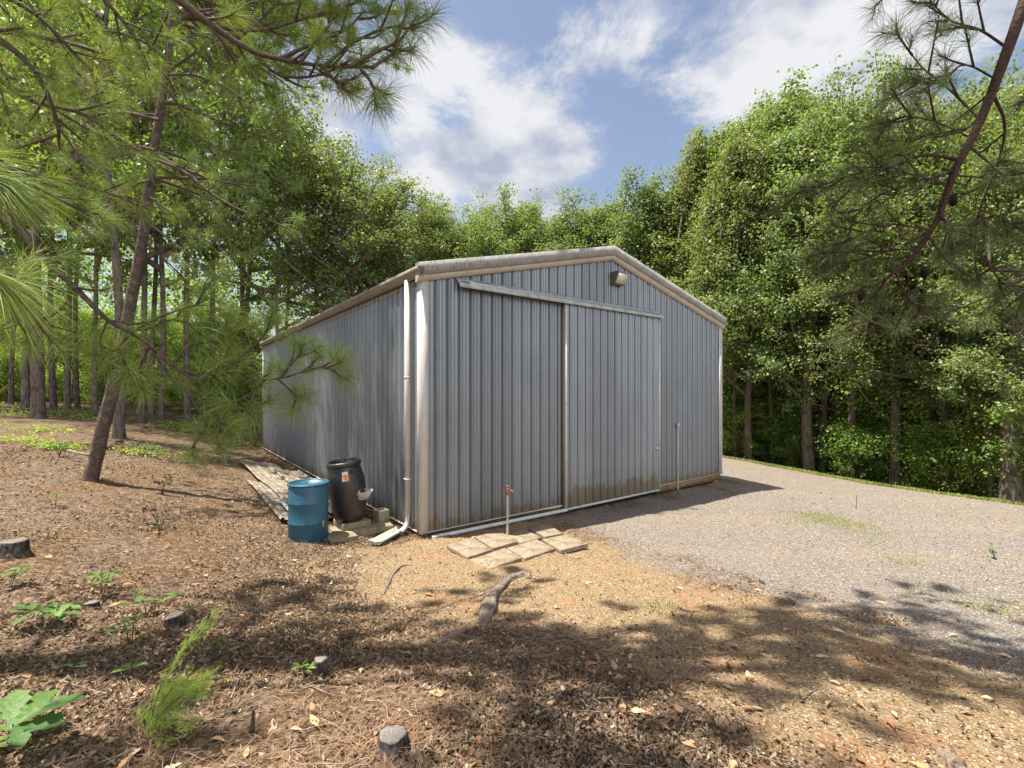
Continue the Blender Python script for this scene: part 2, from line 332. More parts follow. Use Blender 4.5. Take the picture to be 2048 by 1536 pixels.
sandc = mixc(.5, ramp(gnoise(48, 8, .75), [(.36, (.13,.08,.045)), (.5, (.33,.235,.135)), (.62, (.50,.39,.25))]), ramp(sepv(v1), [(0, (.16,.10,.06)), (.5, (.35,.26,.155)), (1, (.56,.46,.33))]))
sandc = mixc(1.0, sandc, (.80, .76, .68), 'MULTIPLY')
sandc = mixc(ramp(gnoise(1.5), [(.54, (0,0,0)), (.68, (.75,.75,.75))]), sandc, (.36,.17,.08))
gravc = mixc(.45, ramp(sepv(v1), [(0, (.08,.08,.08)), (.4, (.19,.185,.185)), (.75, (.28,.27,.265)), (1, (.46,.43,.40))]), ramp(gnoise(42, 8, .8), [(.36, (.08,.075,.07)), (.5, (.24,.228,.22)), (.64, (.40,.37,.34))]))
gravc = mixc(1.0, gravc, (1.0, .86, .69), 'MULTIPLY')
mpg = n.new('ShaderNodeMapping'); mpg.inputs['Rotation'].default_value = (0, 0, R(62)); mpg.inputs['Scale'].default_value = (.12, 1.1, 1); l.new(t.outputs['Object'], mpg.inputs[0])
rut = n.new('ShaderNodeTexNoise'); rut.inputs['Scale'].default_value = 1.0; rut.inputs['Detail'].default_value = 5; l.new(mpg.outputs[0], rut.inputs['Vector'])
gravc = mixc(ramp(rut.outputs['Fac'], [(.48, (0,0,0)), (.72, (.45,.45,.45))]), gravc, mixc(.55, mixc(1.0, gravc, (1.25, 1.02, .76), 'MULTIPLY'), (.36,.27,.17)))
ag = n.new('ShaderNodeAttribute'); ag.attribute_name = 'gravel'; as_ = n.new('ShaderNodeAttribute'); as_.attribute_name = 'sand'
def sharpen(a, sc):
    z = n.new('ShaderNodeMath'); z.operation = 'ADD'; l.new(a.outputs['Fac'], z.inputs[0])
    y = n.new('ShaderNodeMath'); y.operation = 'MULTIPLY_ADD'; l.new(gnoise(sc), y.inputs[0]); y.inputs[1].default_value = 1.5; y.inputs[2].default_value = -.75; l.new(y.outputs[0], z.inputs[1])
    r_ = n.new('ShaderNodeMapRange'); r_.inputs['From Min'].default_value = .25; r_.inputs['From Max'].default_value = .75; l.new(z.outputs[0], r_.inputs[0]); return r_.outputs[0]
col = mixc(sharpen(as_, 14), litter, sandc); col = mixc(sharpen(ag, 9), col, gravc)
l.new(mixc(1.0, col, (.9, .9, .9), 'MULTIPLY'), b.inputs['Base Color'])
bp = n.new('ShaderNodeBump'); bp.inputs['Strength'].default_value = .9; bp.inputs['Distance'].default_value = .022
hm = n.new('ShaderNodeMath'); hm.operation = 'ADD'; l.new(gnoise(45, 6, .7), hm.inputs[0]); l.new(v2.outputs['Distance'], hm.inputs[1]); l.new(hm.outputs[0], bp.inputs['Height']); l.new(bp.outputs[0], b.inputs['Normal'])
me.materials.append(gm)
go = bpy.data.objects.new('ground', me); COL.objects.link(go); tag(go, 'sloping ground of leaf litter, tan sand and grey gravel round the barn', None, None, 'structure')
# ------------------------------------------------------------------ the barn
def siding_mat(name, col, dirt_h=.225, rough=.36):
    m = mat(name, col, rough, .5, .4, noise=[(1.3, (col[0]*.86, col[1]*.86, col[2]*.85), .4, .65, (1, 1, .5)), (34, (col[0]*.9, col[1]*.88, col[2]*.86), .5, .72, (1, 1, .06))], bump=(60, .10, (1, 1, .3)))
    n = m.node_tree.nodes; l = m.node_tree.links; b = n['Principled BSDF']; old = b.inputs['Base Color'].links[0].from_socket
    t = n.new('ShaderNodeTexCoord'); sp = n.new('ShaderNodeSeparateXYZ'); l.new(t.outputs['Object'], sp.inputs[0])
    mp_ = n.new('ShaderNodeMapping'); mp_.inputs['Scale'].default_value = (1, 1, .12); l.new(t.outputs['Object'], mp_.inputs[0])
    x = n.new('ShaderNodeTexNoise'); x.inputs['Scale'].default_value = 6; x.inputs['Detail'].default_value = 4; l.new(mp_.outputs[0], x.inputs['Vector'])
    a = n.new('ShaderNodeMath'); a.operation = 'MULTIPLY_ADD'; l.new(x.outputs['Fac'], a.inputs[0]); a.inputs[1].default_value = -.75; l.new(sp.outputs['Z'], a.inputs[2])
    q = n.new('ShaderNodeMapRange'); q.inputs['From Min'].default_value = dirt_h-.42; q.inputs['From Max'].default_value = dirt_h-.36; q.inputs['To Min'].default_value = .85; q.inputs['To Max'].default_value = 0; l.new(a.outputs[0], q.inputs[0])
    mm = n.new('ShaderNodeMixRGB'); l.new(q.outputs[0], mm.inputs[0]); l.new(old, mm.inputs[1]); mm.inputs[2].default_value = (.17, .125, .07, 1)
    q2 = n.new('ShaderNodeMapRange'); q2.inputs['From Min'].default_value = dirt_h-.4; q2.inputs['From Max'].default_value = dirt_h+.25; q2.inputs['To Min'].default_value = .3; q2.inputs['To Max'].default_value = 0; l.new(a.outputs[0], q2.inputs[0])
    m2 = n.new('ShaderNodeMixRGB'); l.new(q2.outputs[0], m2.inputs[0]); l.new(mm.outputs[0], m2.inputs[1]); m2.inputs[2].default_value = (.20, .17, .12, 1)
    # each 0.9 m sheet has weathered to its own tone
    sm = n.new('ShaderNodeMath'); sm.operation = 'ADD'; l.new(sp.outputs['X'], sm.inputs[0]); l.new(sp.outputs['Y'], sm.inputs[1])
    dv = n.new('ShaderNodeMath'); dv.operation = 'DIVIDE'; l.new(sm.outputs[0], dv.inputs[0]); dv.inputs[1].default_value = .9144; fl = n.new('ShaderNodeMath'); fl.operation = 'FLOOR'; l.new(dv.outputs[0], fl.inputs[0])
    wnz = n.new('ShaderNodeTexWhiteNoise'); wnz.noise_dimensions = '1D'; l.new(fl.outputs[0], wnz.inputs['W'])
    q3 = n.new('ShaderNodeMapRange'); q3.inputs['To Min'].default_value = .86; q3.inputs['To Max'].default_value = 1.10; l.new(wnz.outputs['Value'], q3.inputs[0])
    m3 = n.new('ShaderNodeMixRGB'); m3.blend_type = 'MULTIPLY'; m3.inputs[0].default_value = 1; l.new(m2.outputs[0], m3.inputs[1]); l.new(q3.outputs[0], m3.inputs[2])
    l.new(m3.outputs[0], b.inputs['Base Color']); return m
M['siding'] = siding_mat('blue_grey_siding', (.225, .246, .262))
M['door_siding'] = siding_mat('door_siding', (.265, .288, .31), .38)
M['screw'] = mat('screw', (.05, .05, .055), .5, .4)
M['trim'] = mat('beige_trim', (.50, .475, .44), .55, .35, noise=[(3, (.43, .385, .34), .45, .7, one), (24, (.30, .25, .20), .60, .78, (1, 1, .3))])
M['fascia'] = mat('weathered_fascia', (.31, .295, .27), .75, .2, noise=[(5, (.24, .225, .205), .42, .66, one), (30, (.10, .095, .085), .53, .66, (1, 1, .4))])
M['molding'] = mat('tan_molding', (.45, .395, .325), .65, .25, noise=[(6, (.36, .30, .235), .45, .7, one)])
M['gutter'] = mat('gutter_metal', (.25, .21, .165), .6, .35, noise=[(5, (.15, .12, .09), .45, .7, one)])
M['white_metal'] = mat('white_metal', (.56, .57, .53), .45, .4, noise=[(7, (.34, .34, .29), .5, .75, one)])
M['cover'] = mat('rail_cover', (.40, .43, .41), .55, .35, noise=[(7, (.25, .27, .25), .45, .65, (1, 1, .3))])
M['skirt'] = mat('skirt_wood', (.30, .175, .085), .85, .15, noise=[(4, (.16, .10, .055), .42, .65, (1, 1, 3)), (30, (.10, .065, .04), .55, .7, (.3, .3, 2))])
M['roof'] = mat('roof_metal', (.44, .43, .41), .5, .4, noise=[(2, (.30, .28, .25), .45, .7, one)])
M['glass'] = mat('lamp_glass', (.62, .58, .48), .25, .5)
M['bronze'] = mat('bronze_box', (.13, .105, .085), .55, .4)
M['chrome'] = mat('handle_metal', (.62, .62, .62), .3, .5, .7)
barn = thing('metal_barn', 'large blue-grey ribbed metal barn with a low gable roof and a sliding front door', 'barn', (C0[0], C0[1], 0), math.atan2(A[1], A[0]))
PR = [(0, 0), (.001, -.03), (.010, -.03), (.011, 0), (.012, 0), (.020, .030), (.036, .030), (.046, 0), (.092, 0), (.099, .008), (.109, .008), (.116, 0), (.160, 0), (.167, .008), (.177, .008), (.184, 0)]
PT = .2286
def ribbed(mb, u0, u1, z0, zt, fn, off=0., m=0, extra=(), rows=1):
    us = set([u0, u1, *extra]); k0 = int((u0-off)/PT)-1
    for k in range(k0, int((u1-off)/PT)+2):
        for o, h in PR:
            u = off+k*PT+o
            if u0 < u < u1: us.add(u)
    us = np.array(sorted(us)); ph = np.mod(us-off, PT); hs = np.interp(ph, [p[0] for p in PR]+[PT], [p[1] for p in PR]+[0])
    n = len(us); bot = np.array([fn(u, h, z0) for u, h in zip(us, hs)]); top = np.array([fn(u, h, zt(u)) for u, h in zip(us, hs)])
    mb.add(np.vstack([bot, top]), [(i, i+1, n+i+1, n+i) for i in range(n-1)], m)
def screws(mb, u0, u1, zs, zt, fn, off, m=1):
    k = math.ceil((u0-off)/PT)
    while off+k*PT+.021 < u1:
        u = off+k*PT+.070
        for z in zs:
            if z < zt(u)-.05 and u > u0 and u < u1:
                a = [np.array(fn(u+dx, h, z+dz)) for h in (0, .005) for dx, dz in ((-.006, -.006), (.006, -.006), (.006, .006), (-.006, .006))]
                mb.hexa(a, m)
        k += 1
SL = .244
def rz_(u): return 4.40+SL*(min(u, BW-u)+.1)
fr = lambda u, h, z: (u, -h, z)
lf = lambda u, h, z: (-h, u, z)
rt = lambda u, h, z: (BW+h, u, z)
bk = lambda u, h, z: (u, BL+h, z)
w = MB(); ribbed(w, 0, BW, .09, lambda u: rz_(u)-.06, fr, .03, extra=(BW/2,)); screws(w, .1, BW, (.22, 1.05, 2.0, 3.05, 4.0), lambda u: rz_(u)-.3, fr, .03)
w.obj('front_wall', [M['siding'], M['screw']], barn)
w = MB(); ribbed(w, 0, BL, .09, lambda u: 4.36, lf, .06); screws(w, .1, BL, (.22, 1.05, 2.0, 3.05, 4.0), lambda u: 4.3, lf, .06)
w.obj('side_wall', [M['siding'], M['screw']], barn)
w = MB(); ribbed(w, 0, BL, .09, lambda u: 4.36, rt, .06); w.obj('side_wall', [M['siding'], M['screw']], barn)
w = MB(); ribbed(w, 0, BW, .09, lambda u: rz_(u)-.06, bk, .03, extra=(BW/2,)); w.obj('back_wall', [M['siding'], M['screw']], barn)
for sgn in (0, 1):
    w = MB(); us = [-.1, BL+.1]
    def rf(v, h, s): # s: distance up the slope 0..1
        u = (-.11+s*(BW/2+.11)); z = 4.40+SL*(u+.1)-.052
        u = BW-u if sgn else u
        return (u, v, z+h)
    ribbed(w, -.1, BL+.1, 0, lambda v: 1, lambda v, h, s: rf(v, h, s), .0)
    def rf2(v, s): u, v, z = rf(v, 0, s); return (u, v, z-.03)
    w.add([rf2(-.1, 0), rf2(BL+.1, 0), rf2(BL+.1, 1), rf2(-.1, 1)], [(0, 1, 2, 3)])
    w.obj('roof_slope', M['roof'], barn)
# rake trims, front and back: grey board above, tan bevelled moulding beneath
def rake(mb, y, d, prof, u0, u1):
    pts = []
    for u in (u0, u1):
        z = 4.405+SL*(min(u, BW-u)+.1)
        pts.append([(u, y+d*a, z+b_) for a, b_ in prof])
    k = len(prof); mb.add(np.array(pts).reshape(-1, 3), [(i, (i+1) % k, k+(i+1) % k, k+i) for i in range(k)])
    for e in (0, 1):
        c = np.mean(pts[e], 0); mb.add(np.vstack([pts[e], [c]]), [(i, (i+1) % k, k) for i in range(k)])
up_ = [(0, .03), (.125, .03), (.125, -.175), (.105, -.175), (0, -.14)]
lo_ = [(0, -.145), (.104, -.177), (.112, -.19), (.055, -.262), (.03, -.272), (0, -.272)]
for y, d in ((-.005, -1), (BL+.005, 1)):
    for (u0, u1, us_) in ((-.11, BW/2, 1), (BW/2, BW+.11, 1)):
        w = MB()
        # joint between two lengths of trim: the second laps the first by 3 mm
        mid = 3.25 if u0 < 1 else 6.0
        rake(w, y, d, up_, u0, mid); rake(w, y, d*1.024, [(a, b_+.002) for a, b_ in up_], mid, u1); w.obj('rake_trim', M['fascia'], barn)
        w = MB(); rake(w, y, d, lo_, u0, mid); rake(w, y, d*1.03, lo_, mid, u1); w.obj('rake_molding', M['molding'], barn)
w = MB(); gp = [(0, .0), (-.02, -.0), (-.02, -.14), (-.085, -.15), (-.095, -.10), (-.125, -.07), (-.13, .01), (-.118, .01), (-.10, -.08), (-.09, -.13), (-.03, -.12), (-.03, -.012), (0, -.012)]
g2 = [(-.02, .0), (-.02, -.15), (-.085, -.16), (-.10, -.10), (-.135, -.06), (-.135, .0)]
w.prism(g2, (0, -.13, 4.375), (1, 0, 0), (0, 0, 1), (0, BL+.26, 0)); w.obj('gutter', M['gutter'], barn)
w = MB(); w.prism([(-x, y) for x, y in g2], (BW, -.10, 4.375), (1, 0, 0), (0, 0, 1), (0, BL+.2, 0)); w.obj('gutter', M['gutter'], barn)
w = MB(); w.box((-.016, .0, 4.12), (-.004, BL, 4.235)); w.obj('eave_board', M['gutter'], barn)
for x0, y0, x1, y1, xa, ya, xb, yb in ((-.034, -.034, .105, -.022, -.034, -.022, -.022, .10), (BW-.11, -.034, BW+.034, -.022, BW+.022, -.022, BW+.034, .11), (-.034, BL+.022, .11, BL+.034, -.034, BL-.11, -.022, BL+.022)):
    w = MB(); w.box((x0, y0, .075), (x1, y1, 4.18)); w.box((xa, ya, .075), (xb, yb, 4.20)); w.obj('corner_trim', M['trim'], barn)
# downspout
w = MB(); w.box((-.115, .33, .30), (-.026, .405, 4.235)); o = w.obj('downspout', M['trim'], barn)
e = MB(); pth = smooth_path([(-.07, .3675, .34), (-.075, .3675, .22), (-.12, .34, .13), (-.24, .28, .075)], 9); e.tube(pth, .052, 4, cap=False, ell=(1, .9)); e.obj('elbow', M['trim'], o)
for z in (.9, 2.6): e = MB(); e.box((-.121, .318, z), (-.02, .418, z+.03)); e.obj('strap', M['trim'], o)
# foundation skirt, drip edge, posts
w = MB(); w.box((-.015, .005, -.06), (6.18, .045, .084)); w.box((-.015, .047, -.14), (.03, BL-.02, .084)); w.obj('skirt_board', mat('dirty_skirt', (.13, .088, .05), .9, .1, noise=(9, (.07, .05, .03), .4, .7, one)), barn)
w = MB(); w.box((6.20, -.012, -.085), (BW+.0, .03, .078)); w.obj('skirt_board', M['skirt'], barn)
w = MB(); w.box((BW-.0, .032, -.085), (BW+.03, BL, .078)); w.obj('skirt_board', M['skirt'], barn)
w = MB(); w.box((0, -.034, .078), (BW, -.0, .092)); w.box((-.034, .0, .078), (0, BL, .092)); w.obj('drip_edge', M['trim'], barn)
w = MB(); w.box((8.86, .0, -.5), (9.04, .14, -.088)); w.obj('post', M['skirt'], barn)
w = MB(); w.box((.08, .06, -.35), (BW-.06, .12, .07)); w.box((.06, .13, -.4), (.12, BL-.05, .07)); w.obj('foundation', mat('foundation', (.055, .042, .032), .95, .1), barn)
# bottom rail on the ground
w = MB(); w.prism([(0, 0), (.05, 0), (.05, .05), (.035, .05), (.03, .02), (.015, .02), (.012, .045), (0, .045)], (.12, -.17, .005), (0, 1, 0), (0, 0, 1), (2.98, 0, -.012)); w.obj('bottom_rail', M['white_metal'], barn)
# sliding door
dr = MB(); D0, D1, DY = 3.09, 6.20, -.105
fd = lambda u, h, z: (u, DY-h, z)
ribbed(dr, D0+.02, D1-.02, .035, lambda u: 4.22, fd, .03); screws(dr, D0+.05, D1-.05, (.22, 1.05, 2.0, 3.05), lambda u: 4.2, fd, .03)
door = dr.obj('sliding_door', [M['door_siding'], M['screw']], barn)
w = MB(); w.box((D0-.012, DY+.005, 0), (D0+.02, -.026, 4.2)); w.obj('door_edge', mat('edge_wood', (.40, .31, .22), .7, .2, noise=(5, (.30, .22, .15), .4, .7, one)), door)
w = MB(); w.box((D0-.015, DY-.028, -.004), (D0+.035, DY+.003, 4.2)); w.box((D1-.028, DY-.028, -.004), (D1+.008, DY+.04, 4.2)); w.box((D0+.037, DY-.026, -.004), (D1-.03, DY+.002, .036)); w.obj('door_trim', M['white_metal'], door)
w = MB(); w.box((6.0, DY-.075, 1.012), (6.13, DY-.055, 1.055)); w.box((6.0, DY-.056, 1.015), (6.02, DY-.02, 1.052)); w.box((6.11, DY-.056, 1.015), (6.13, DY-.02, 1.052)); w.obj('handle', M['chrome'], door)
# sloped cover over the door track
w = MB(); cv = [(-.024, 4.315), (-.026, 4.295), (-.165, 4.165), (-.168, 4.130), (-.180, 4.130), (-.178, 4.172), (-.030, 4.318)]
w.prism([(y, z) for y, z in cv], (.62, 0, 0), (0, 1, 0), (0, 0, 1), (5.66, 0, 0)); w.obj('track_cover', M['cover'], barn)
w = MB(); w.box((.66, -.13, 4.20), (6.2, -.06, 4.24)); w.obj('door_track', M['bronze'], barn)
# wall pack light
w = MB(); lx0 = 4.55; w.prism([(0, 0), (-.10, .0), (-.10, .02), (-.21, .235), (-.17, .27), (0, .27)], (lx0, -.024, 4.74), (0, 1, 0), (0, 0, 1), (.34, 0, 0)); wl_ = w.obj('floodlight', M['bronze'], barn)
w = MB(); p0 = np.array((lx0+.02, -.024-.108, 4.762)); p1 = np.array((lx0+.02, -.024-.212, 4.962)); nr = np.array((0, -.012, -.006)); ex = np.array((.30, 0, 0))
w.hexa([p0, p0+ex, p1+ex, p1, p0+nr, p0+ex+nr, p1+ex+nr, p1+nr]); w.obj('lens', M['glass'], wl_)
# outlet box and conduit
w = MB(); w.box((7.00, -.09, 1.46), (7.085, -.024, 1.58)); ob = w.obj('outlet_box', mat('box_grey', (.42, .44, .44), .5, .4), barn)
w = MB(); w.tube([(7.043, -.055, 1.46), (7.043, -.055, -.3)], .013, 8); w.obj('conduit', M['white_metal'], ob)
w = MB(); w.box((BW+.03, -.02, .08), (BW+.12, .03, .14)); w.tube([(BW+.08, 0, .14), (BW+.08, 0, 4.2)], .03, 4); w.obj('downspout', M['trim'], barn)
# ------------------------------------------------------------------ things round the barn
M['blue'] = mat('blue_plastic', (.020, .095, .145), .42, .45, noise=[(3, (.018, .07, .10), .42, .66, one), (50, (.06, .15, .20), .6, .75, one), (14, (.05, .13, .17), .62, .75, (1, 1, .3))], bump=(30, .25, one))
M['black'] = mat('black_plastic', (.018, .017, .017), .38, .5, noise=[(4, (.045, .028, .018), .48, .68, (1, 1, .4)), (45, (.09, .07, .05), .64, .78, one)], bump=(25, .25, one))
M['concrete'] = mat('mossy_concrete', (.24, .20, .13), .9, .15, noise=[(7, (.13, .12, .055), .45, .65, one), (40, (.36, .31, .22), .52, .72, one)], bump=(60, .5, one))
M['paver'] = mat('paver', (.26, .215, .15), .9, .15, noise=[(14, (.19, .145, .09), .42, .6, one), (55, (.36, .30, .235), .5, .66, one), (5, (.16, .11, .07), .48, .64, one)], bump=(70, .5, one))
M['sheet'] = mat('dirty_tin', (.26, .22, .165), .7, .3, .1, noise=[(2.5, (.17, .13, .085), .42, .6, one), (14, (.09, .06, .04), .52, .64, one), (5, (.33, .30, .25), .55, .66, one)])
M['bowl'] = mat('bowl_metal', (.46, .42, .35), .5, .4, noise=(12, (.25, .20, .14), .5, .7, one))
M['rust'] = mat('rusty_iron', (.30, .15, .085), .8, .3, noise=(25, (.16, .08, .05), .4, .6, one))
M['pipe'] = mat('pipe_paint', (.50, .42, .33), .6, .3, noise=(12, (.32, .22, .14), .5, .7, one))
M['rootwood'] = mat('root_wood', (.21, .165, .125), .9, .1, noise=[(7, (.13, .095, .07), .42, .6, (1, 1, 3)), (40, (.30, .25, .20), .55, .7, one)], bump=(35, 1.0, one))
M['cut'] = mat('cut_wood', (.20, .175, .15), .9, .1, noise=[(6, (.11, .095, .08), .42, .62, one), (60, (.30, .26, .21), .55, .7, one)], bump=(50, .7, one))
M['stumpbark'] = mat('stump_bark', (.10, .08, .065), .95, .1, noise=[(20, (.03, .025, .02), .42, .6, (1, 1, .4)), (9, (.21, .18, .15), .55, .7, one)], bump=(30, 1., (1, 1, .5)))
# blue drum
p = at(617, 1077); p[2] = float(gzf(p[0], p[1]))-.02; bs = 79/F*p[1]/2*.95
t = thing('blue_drum', 'blue plastic drum standing on the leaf litter beside the black barrel', 'drum', p, .4)
r = bs; w = MB(); w.lathe([(0, 0), (r*.93, 0), (r*.985, .025), (r*.985, .27), (r*1.0, .28), (r*1.015, .292), (r*1.0, .304), (r*.985, .314), (r*.985, .57), (r, .58), (r*1.015, .592), (r, .604), (r*.985, .614), (r*.985, .80), (r*.94, .845), (r*.93, .86), (r*.90, .862), (r*.89, .838), (0, .835)], 40)
dz = 1.05; w.obj('body', M['blue'], t, True)
w = MB(); w.lathe([(r*.93, .848), (r*1.03, .85), (r*1.045, .862), (r*1.03, .878), (r*.93, .880), (r*.92, .862)], 40); w.obj('rim', M['blue'], t, True)
for a_, rr in ((-1.3, .17), (1.9, .17)):
    w = MB(); w.lathe([(.035, .833), (.035, .853), (.03, .856), (0, .856)], 14); w.v = [v+np.array([math.cos(a_)*rr, math.sin(a_)*rr, 0]) for v in w.v]; w.obj('bung', M['blue'], t, True)
w = MB(); w.lathe([(.075, .8365), (.0, .8365)], 10, 0); w.v = [v*np.array([1.3, .6, 1])+np.array([-.06, -.06, 0.002]) for v in w.v]; w.obj('opening', mat('drum_hole', (.01, .012, .015), .8, .1), t)
w = MB(); w.tube([(.06, -r*.98, .30), (.06, -r*1.10, .30)], .022, 8); w.tube([(.06, -r*1.08, .31), (.06, -r*1.12, .24)], .012, 8); w.box((.03, -r*1.1, .318), (.09, -r*1.06, .326)); w.rot = 0
a_ = .5; w.v = [np.column_stack([v[:, 0]*math.cos(a_)-v[:, 1]*math.sin(a_), v[:, 0]*math.sin(a_)+v[:, 1]*math.cos(a_), v[:, 2]]) for v in w.v]
w.obj('spigot', mat('brass', (.35, .28, .16), .45, .5, .6), t)
# concrete blocks under the black barrel
def lblock(name, label, lx, ly, z0, sx, sy, sz, rz, mt, cat='block', group=None, hollow=False):
    x, y = bloc(lx, ly); t = thing(name, label, cat, (x, y, z0), math.atan2(A[1], A[0])+rz, group)
    w = MB()
    if hollow:
        w.box((-sx/2, -sy/2, 0), (sx/2, -sy/2+.03, sz)); w.box((-sx/2, sy/2-.03, 0), (sx/2, sy/2, sz)); w.box((-sx/2, -sy/2+.03, 0), (-sx/2+.035, sy/2-.03, sz-.003)); w.box((sx/2-.035, -sy/2+.03, 0), (sx/2, sy/2-.03, sz-.003)); w.box((-sx/2+.035, -sy/2+.03, 0), (sx/2-.035, sy/2-.03, .03))
    else: w.box((-sx/2, -sy/2, 0), (sx/2, sy/2, sz))
    o = w.mesh(name, mt); bpy.data.objects.remove(t)
    ob = bpy.data.objects.new(name, o); COL.objects.link(ob); ob.location = (x, y, z0); ob.rotation_euler = (0, 0, math.atan2(A[1], A[0])+rz); tag(ob, label, cat, group)
    m_ = ob.modifiers.new('bevel', 'BEVEL'); m_.width = .008; m_.segments = 2
    return ob
g0 = float(gzf(*bloc(-.75, .7)))
GB = 'concrete blocks under the black barrel'
lblock('concrete_slab', 'mossy concrete slab on the ground right behind the blue drum', -1.13, .52, g0-.03, .42, .40, .13, .02, M['concrete'], 'slab', GB)
lblock('concrete_slab', 'long lower concrete slab carrying the upper slab and the hollow block', -.70, .80, g0-.03, .44, .95, .127, math.pi/2-.12, M['concrete'], 'slab', GB)
lblock('concrete_slab', 'upper concrete slab directly beneath the leaning black barrel', -.82, .92, g0+.10, .46, .46, .10, .05, M['concrete'], 'slab', GB)
lblock('hollow_block', 'small hollow concrete block upright between the black barrel and the barn wall', -.33, .86, g0+.085, .2, .2, .22, .1, M['concrete'], 'block', GB, True)
# black barrel
x, y = bloc(-.84, .92)
t = thing('black_barrel', 'tall black plastic barrel leaning slightly to the left on concrete slabs', 'barrel', (x, y, g0+.21)); t.rotation_euler = (R(2), R(-6.5), .2)
k = 1.0; w = MB(); w.lathe([(0, 0), (.20, 0), (.235, .02), (.265, .12), (.295, .35), (.305, .52), (.295, .70), (.262, .86), (.245, .92), (.24, .935), (.25, .94), (.225, .94), (.222, .90), (.26, .7), (.27, .4), (.0, .35)], 44); w.obj('body', M['black'], t, True)
w = MB(); w.lathe([(.245, .905), (.272, .905), (.277, .925), (.277, .965), (.27, .985), (.240, .99), (.228, .98), (.228, .94)], 44); w.obj('rim', M['black'], t, True)
def on_barrel(a0, a1, z0, z1, rr, mb, m=0, nseg=6):
    a = np.linspace(a0, a1, nseg); V = []
    for z in (z0, z1):
        rad = np.interp(z, [0, .12, .35, .52, .70, .86, .92], [.235, .265, .295, .305, .295, .262, .245])+rr
        V += [(math.cos(q)*rad, math.sin(q)*rad, z) for q in a]
    mb.add(V, [(i, i+1, nseg+i+1, nseg+i) for i in range(nseg-1)], m)
w = MB(); a0 = -1.42; on_barrel(a0-.16, a0+.16, .70, .77, .0045, w); on_barrel(a0-.16, a0+.16, .77, .80, .004, w); on_barrel(a0-.16, a0+.16, .80, .845, .0045, w); lab = w.obj('sticker', mat('sticker_white', (.62, .60, .54), .6, .3, noise=(40, (.40, .36, .30), .55, .7, one)), t)
w = MB(); on_barrel(a0-.115, a0+.12, .712, .755, .008, w); on_barrel(a0-.115, a0+.12, .755, .80, .008, w); w.obj('orange_square', mat('sticker_orange', (.72, .16, .03), .6, .3), lab)
w = MB(); on_barrel(a0+.28, a0+.46, .80, .855, .004, w); w.obj('black_patch', mat('patch', (.004, .004, .004), .5, .3), t)
# drinking bowl on its side
bw = MB(); a1 = -.50; zc = .33; rad = .29
k = 16; an = np.linspace(-math.pi/2, math.pi/2, k)
def bowlring(rx, ry, z, c=0): return [(c+math.cos(q)*rx, math.sin(q)*ry, z) for q in an]
rings = [bowlring(.045, .05, .0), bowlring(.10, .085, .03), bowlring(.155, .12, .095), bowlring(.185, .135, .13), bowlring(.19, .14, .142), bowlring(.17, .125, .138), bowlring(.14, .105, .09), bowlring(.08, .07, .03), bowlring(.0, .0, .025)]
bw.add(np.array(rings).reshape(-1, 3), [(i*k+j, i*k+j+1, (i+1)*k+j+1, (i+1)*k+j) for i in range(len(rings)-1) for j in range(k-1)])
bw.box((-.02, -.10, .02), (.004, .10, .165))
ca, sa = math.cos(a1), math.sin(a1)
bw.v = [np.column_stack([(v[:, 0]+rad)*ca-v[:, 1]*sa, (v[:, 0]+rad)*sa+v[:, 1]*ca, v[:, 2]+zc]) for v in bw.v]
bw.obj('drinking_bowl', M['bowl'], t, True)
# roofing sheets lying beside the wall
def sheet(label, u0, u1, v0, v1, lift, skew=0., mt='sheet', curl=.0):
    us = []; hs = []
    k = 0; u = u0
    while u < u1-.02:
        for o_, h_ in ((0, 0), (.02, .035), (.05, .035), (.07, 0), (.15, 0), (.16, .008), (.18, .008), (.19, 0)):
            if u+o_ <= u1: us.append(u+o_); hs.append(h_)
        u += .30
    us.append(u1); hs.append(0); us = np.array(us); hs = np.array(hs); vs = np.linspace(v0, v1, 26); V = []
    for v in vs:
        sk = skew*(v-v0); zc_ = float(gz(*bloc((u0+u1)/2+sk, v)))
        for u, h in zip(us, hs):
            x, y = bloc(u+sk, v); g = max(float(gz(x, y))*.7+zc_*.3, float(gz(x, y)))
            V.append((x, y, g+.06+lift+h+curl*max(0, (v-v1+.8))**2+.012*math.sin(v*2.3+u)))
    n_ = len(us); w = MB(); Fs = [(i*n_+j, i*n_+j+1, (i+1)*n_+j+1, (i+1)*n_+j) for i in range(25) for j in range(n_-1)]
    w.add(V, Fs); V2 = np.array(V)-np.array([0, 0, .004]); w.add(V2, Fs)
    c = np.array(V).mean(0); w.v = [v-c for v in w.v]; o = w.obj('roofing_sheet', M[mt]); o.location = c
    tag(o, label, 'metal sheet', 'old metal sheets lying beside the barn wall')
M['sheet2'] = mat('grey_tin', (.40, .40, .37), .6, .3, .1, noise=[(4, (.28, .26, .21), .45, .65, one)])
sheet('lowest dirty ribbed metal sheet, outermost from the barn and directly behind the blue drum', -1.80, -.95, 1.5, 5.2, .0)
sheet('longest dirty ribbed metal sheet reaching farthest back along the barn wall', -1.50, -.62, 2.3, 8.4, .045, -.01)
sheet('dirty ribbed metal sheet nearest the barn wall behind the black barrel', -.98, -.28, 1.55, 6.8, .085, .0, curl=.03)
sheet('short clean grey metal sheet showing at the left side of the blue drum', -1.62, -1.20, 1.45, 2.75, .06, .02, 'sheet2')
